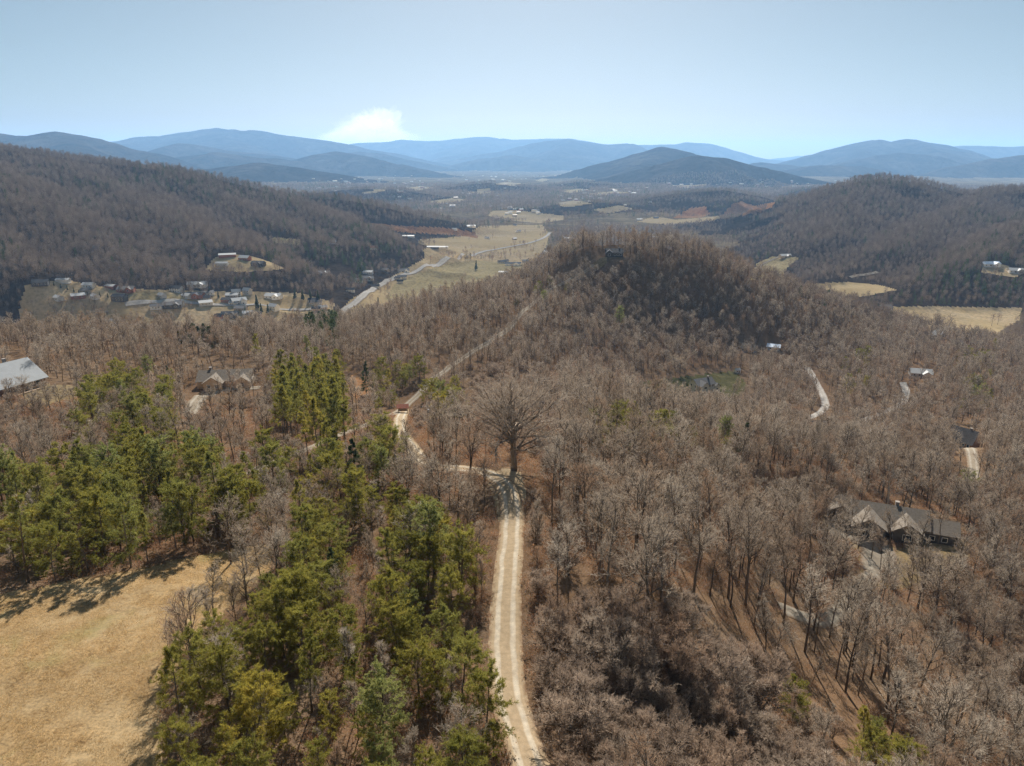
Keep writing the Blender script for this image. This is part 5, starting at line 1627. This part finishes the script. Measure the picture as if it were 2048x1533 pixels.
for i, (u, v) in enumerate([(108, 572), (122, 577), (135, 581), (148, 585), (158, 590), (176, 592), (200, 594), (216, 596)]):
    tree_at('small_evergreen', 'cone_evergreen', i % 2, u, v, .62, 'small dark evergreen planted in a row on the leftmost valley pasture', 'tree', u * .1, .8, 500, 'row of small evergreens on the leftmost pasture')
for i, (u, v) in enumerate([(1580, 612), (1872, 652), (1995, 650), (1983, 652), (930, 560), (945, 572), (850, 505), (893, 505), (1030, 492), (1050, 470), (985, 478)]):
    tree_at('bare_tree', 'far_bare', i % 4, u, v, .9, 'leafless tree standing by itself in the open fields of the valley', 'tree', u * .1, 1.0, 500, 'lone leafless field trees in the valley')

# red-roofed shelter where the two roads meet, utility poles, boulder at the picture's edge
p = hit(806, 826)
x, y = p[0], p[1]; z = ground(x, y)
r = bpy.data.objects.new('mail_shelter', None); COL.objects.link(r); r.location = (x, y, z); r.rotation_euler = (0, 0, .15)
for sx in (-1, 1):
    for sy in (-1, 1):
        MB().box(sx * 1.7 - .09, sx * 1.7 + .09, sy * 1.0 - .09, sy * 1.0 + .09, -.4, 2.5).build('post', M['wood'], r)
roof_body(3.8, 2.6, 2.5, .8, 'x', 0, 0, .35, .12).build('roof', M['roof_red'], r)
MB().box(-1.6, 1.6, .8, .92, .3, 2.2).build('back_panel', M['wood'], r)
tag(r, 'small open shelter with rusty red roof where the two gravel roads meet', 'shelter')


def utility_pole(u, v, h, label, rot):
    p = hit(u, v)
    r = bpy.data.objects.new('utility_pole', None); COL.objects.link(r); r.location = (p[0], p[1], ground(p[0], p[1])); r.rotation_euler = (0, 0, rot)
    MB().cyl((0, 0, -.5), (0, 0, h), .16, .11).build('post', M['pole'], r)
    arm = MB().box(-1.2, 1.2, -.2, -.1, h - .9, h - .75).build('crossarm', M['pole'], r)
    for xx in (-1.05, -.4, .4, 1.05):
        MB().cyl((xx, -.15, h - .75), (xx, -.15, h - .55), .05, .04, 6).build('insulator', M['trim'], arm)
    MB().cyl((.32, -.05, h - 2.4), (.32, -.05, h - 1.5), .22, .22).build('transformer', M['roof_metal'], r)
    tag(r, label, 'utility pole')


utility_pole(1812, 806, 14, 'pale wooden utility pole beside the pale grey roof on the right', .6)
utility_pole(857, 892, 11, 'wooden utility pole with crossarm in the brush left of the oak', .2)
p = at_height(-1, 1428, .45)
bm_v = []
me = bpy.data.meshes.new('boulder')
import bmesh
bm = bmesh.new(); bmesh.ops.create_icosphere(bm, subdivisions=3, radius=1.0)
for vv in bm.verts:
    k = 1 + .22 * (math.sin(vv.co.x * 3.1 + 1) * math.cos(vv.co.y * 2.7) + .5 * math.sin(vv.co.z * 5.3 + vv.co.x * 2))
    vv.co = Vector((vv.co.x * .55 * k, vv.co.y * .6 * k, vv.co.z * .62 * k))
bm.to_mesh(me); bm.free(); me.materials.append(M['boulder'])
bo = link('boulder', me, None, (p[0] - .5, p[1], ground(p[0], p[1]) + .35))
tag(bo, 'dark grey boulder on the dry meadow, cut by the left picture edge', 'boulder')

# ------------------------------------------------------------------ the air: pale haze over the valley, and the smoke cloud far behind the mountains
m, nt, out = new_mat('valley_haze')
pv = nt.nodes.new('ShaderNodeVolumePrincipled')
pv.inputs['Color'].default_value = (0.33, 0.60, 1.0, 1)
pv.inputs['Density'].default_value = 5.0e-5
pv.inputs['Anisotropy'].default_value = 0.25
pv.inputs['Density Attribute'].default_value = ''
nt.links.new(pv.outputs[0], out.inputs['Volume'])
m.cycles.homogeneous_volume = True
hz = MB().box(-28500, 28500, -28500, 28500, float(GV[:, 2].min()) - 1.5, float(GV[:, 2].max()) + 40).build('haze', m)
hz['kind'] = 'stuff'

# the billowing smoke cloud beyond the last ridge
import mathutils
m, nt, out = new_mat('smoke_cloud')
pv = nt.nodes.new('ShaderNodeVolumePrincipled')
pv.inputs['Color'].default_value = (1.0, 0.985, 0.97, 1)
pv.inputs['Density'].default_value = 0.0003
pv.inputs['Anisotropy'].default_value = 0.45
pv.inputs['Density Attribute'].default_value = ''
nt.links.new(pv.outputs[0], out.inputs['Volume'])
m.cycles.homogeneous_volume = True
bm = bmesh.new(); bmesh.ops.create_icosphere(bm, subdivisions=6, radius=1.0)
for vv in bm.verts:
    c = vv.co.copy()
    n1 = mathutils.noise.fractal(c * 1.6 + Vector((3.1, 0, 7)), .9, 2.1, 5)
    n2 = abs(mathutils.noise.fractal(c * 3.4, .8, 2.0, 4))
    k = 1 + .45 * n1 + .42 * n2
    wide = 1.0 - .45 * max(c.z, 0)
    vv.co = Vector((c.x * 2000 * k * wide + c.z * 600, c.y * 900 * k, c.z * 1050 * k))
me = bpy.data.meshes.new('smoke_cloud'); bm.to_mesh(me); bm.free(); me.materials.append(m)
for pgn in me.polygons:
    pgn.use_smooth = True
p = at_dist(735, 276, 36000)
cl = link('smoke_cloud', me, None, p)
tag(cl, 'white billowing smoke cloud rising behind the far left mountains', 'cloud')
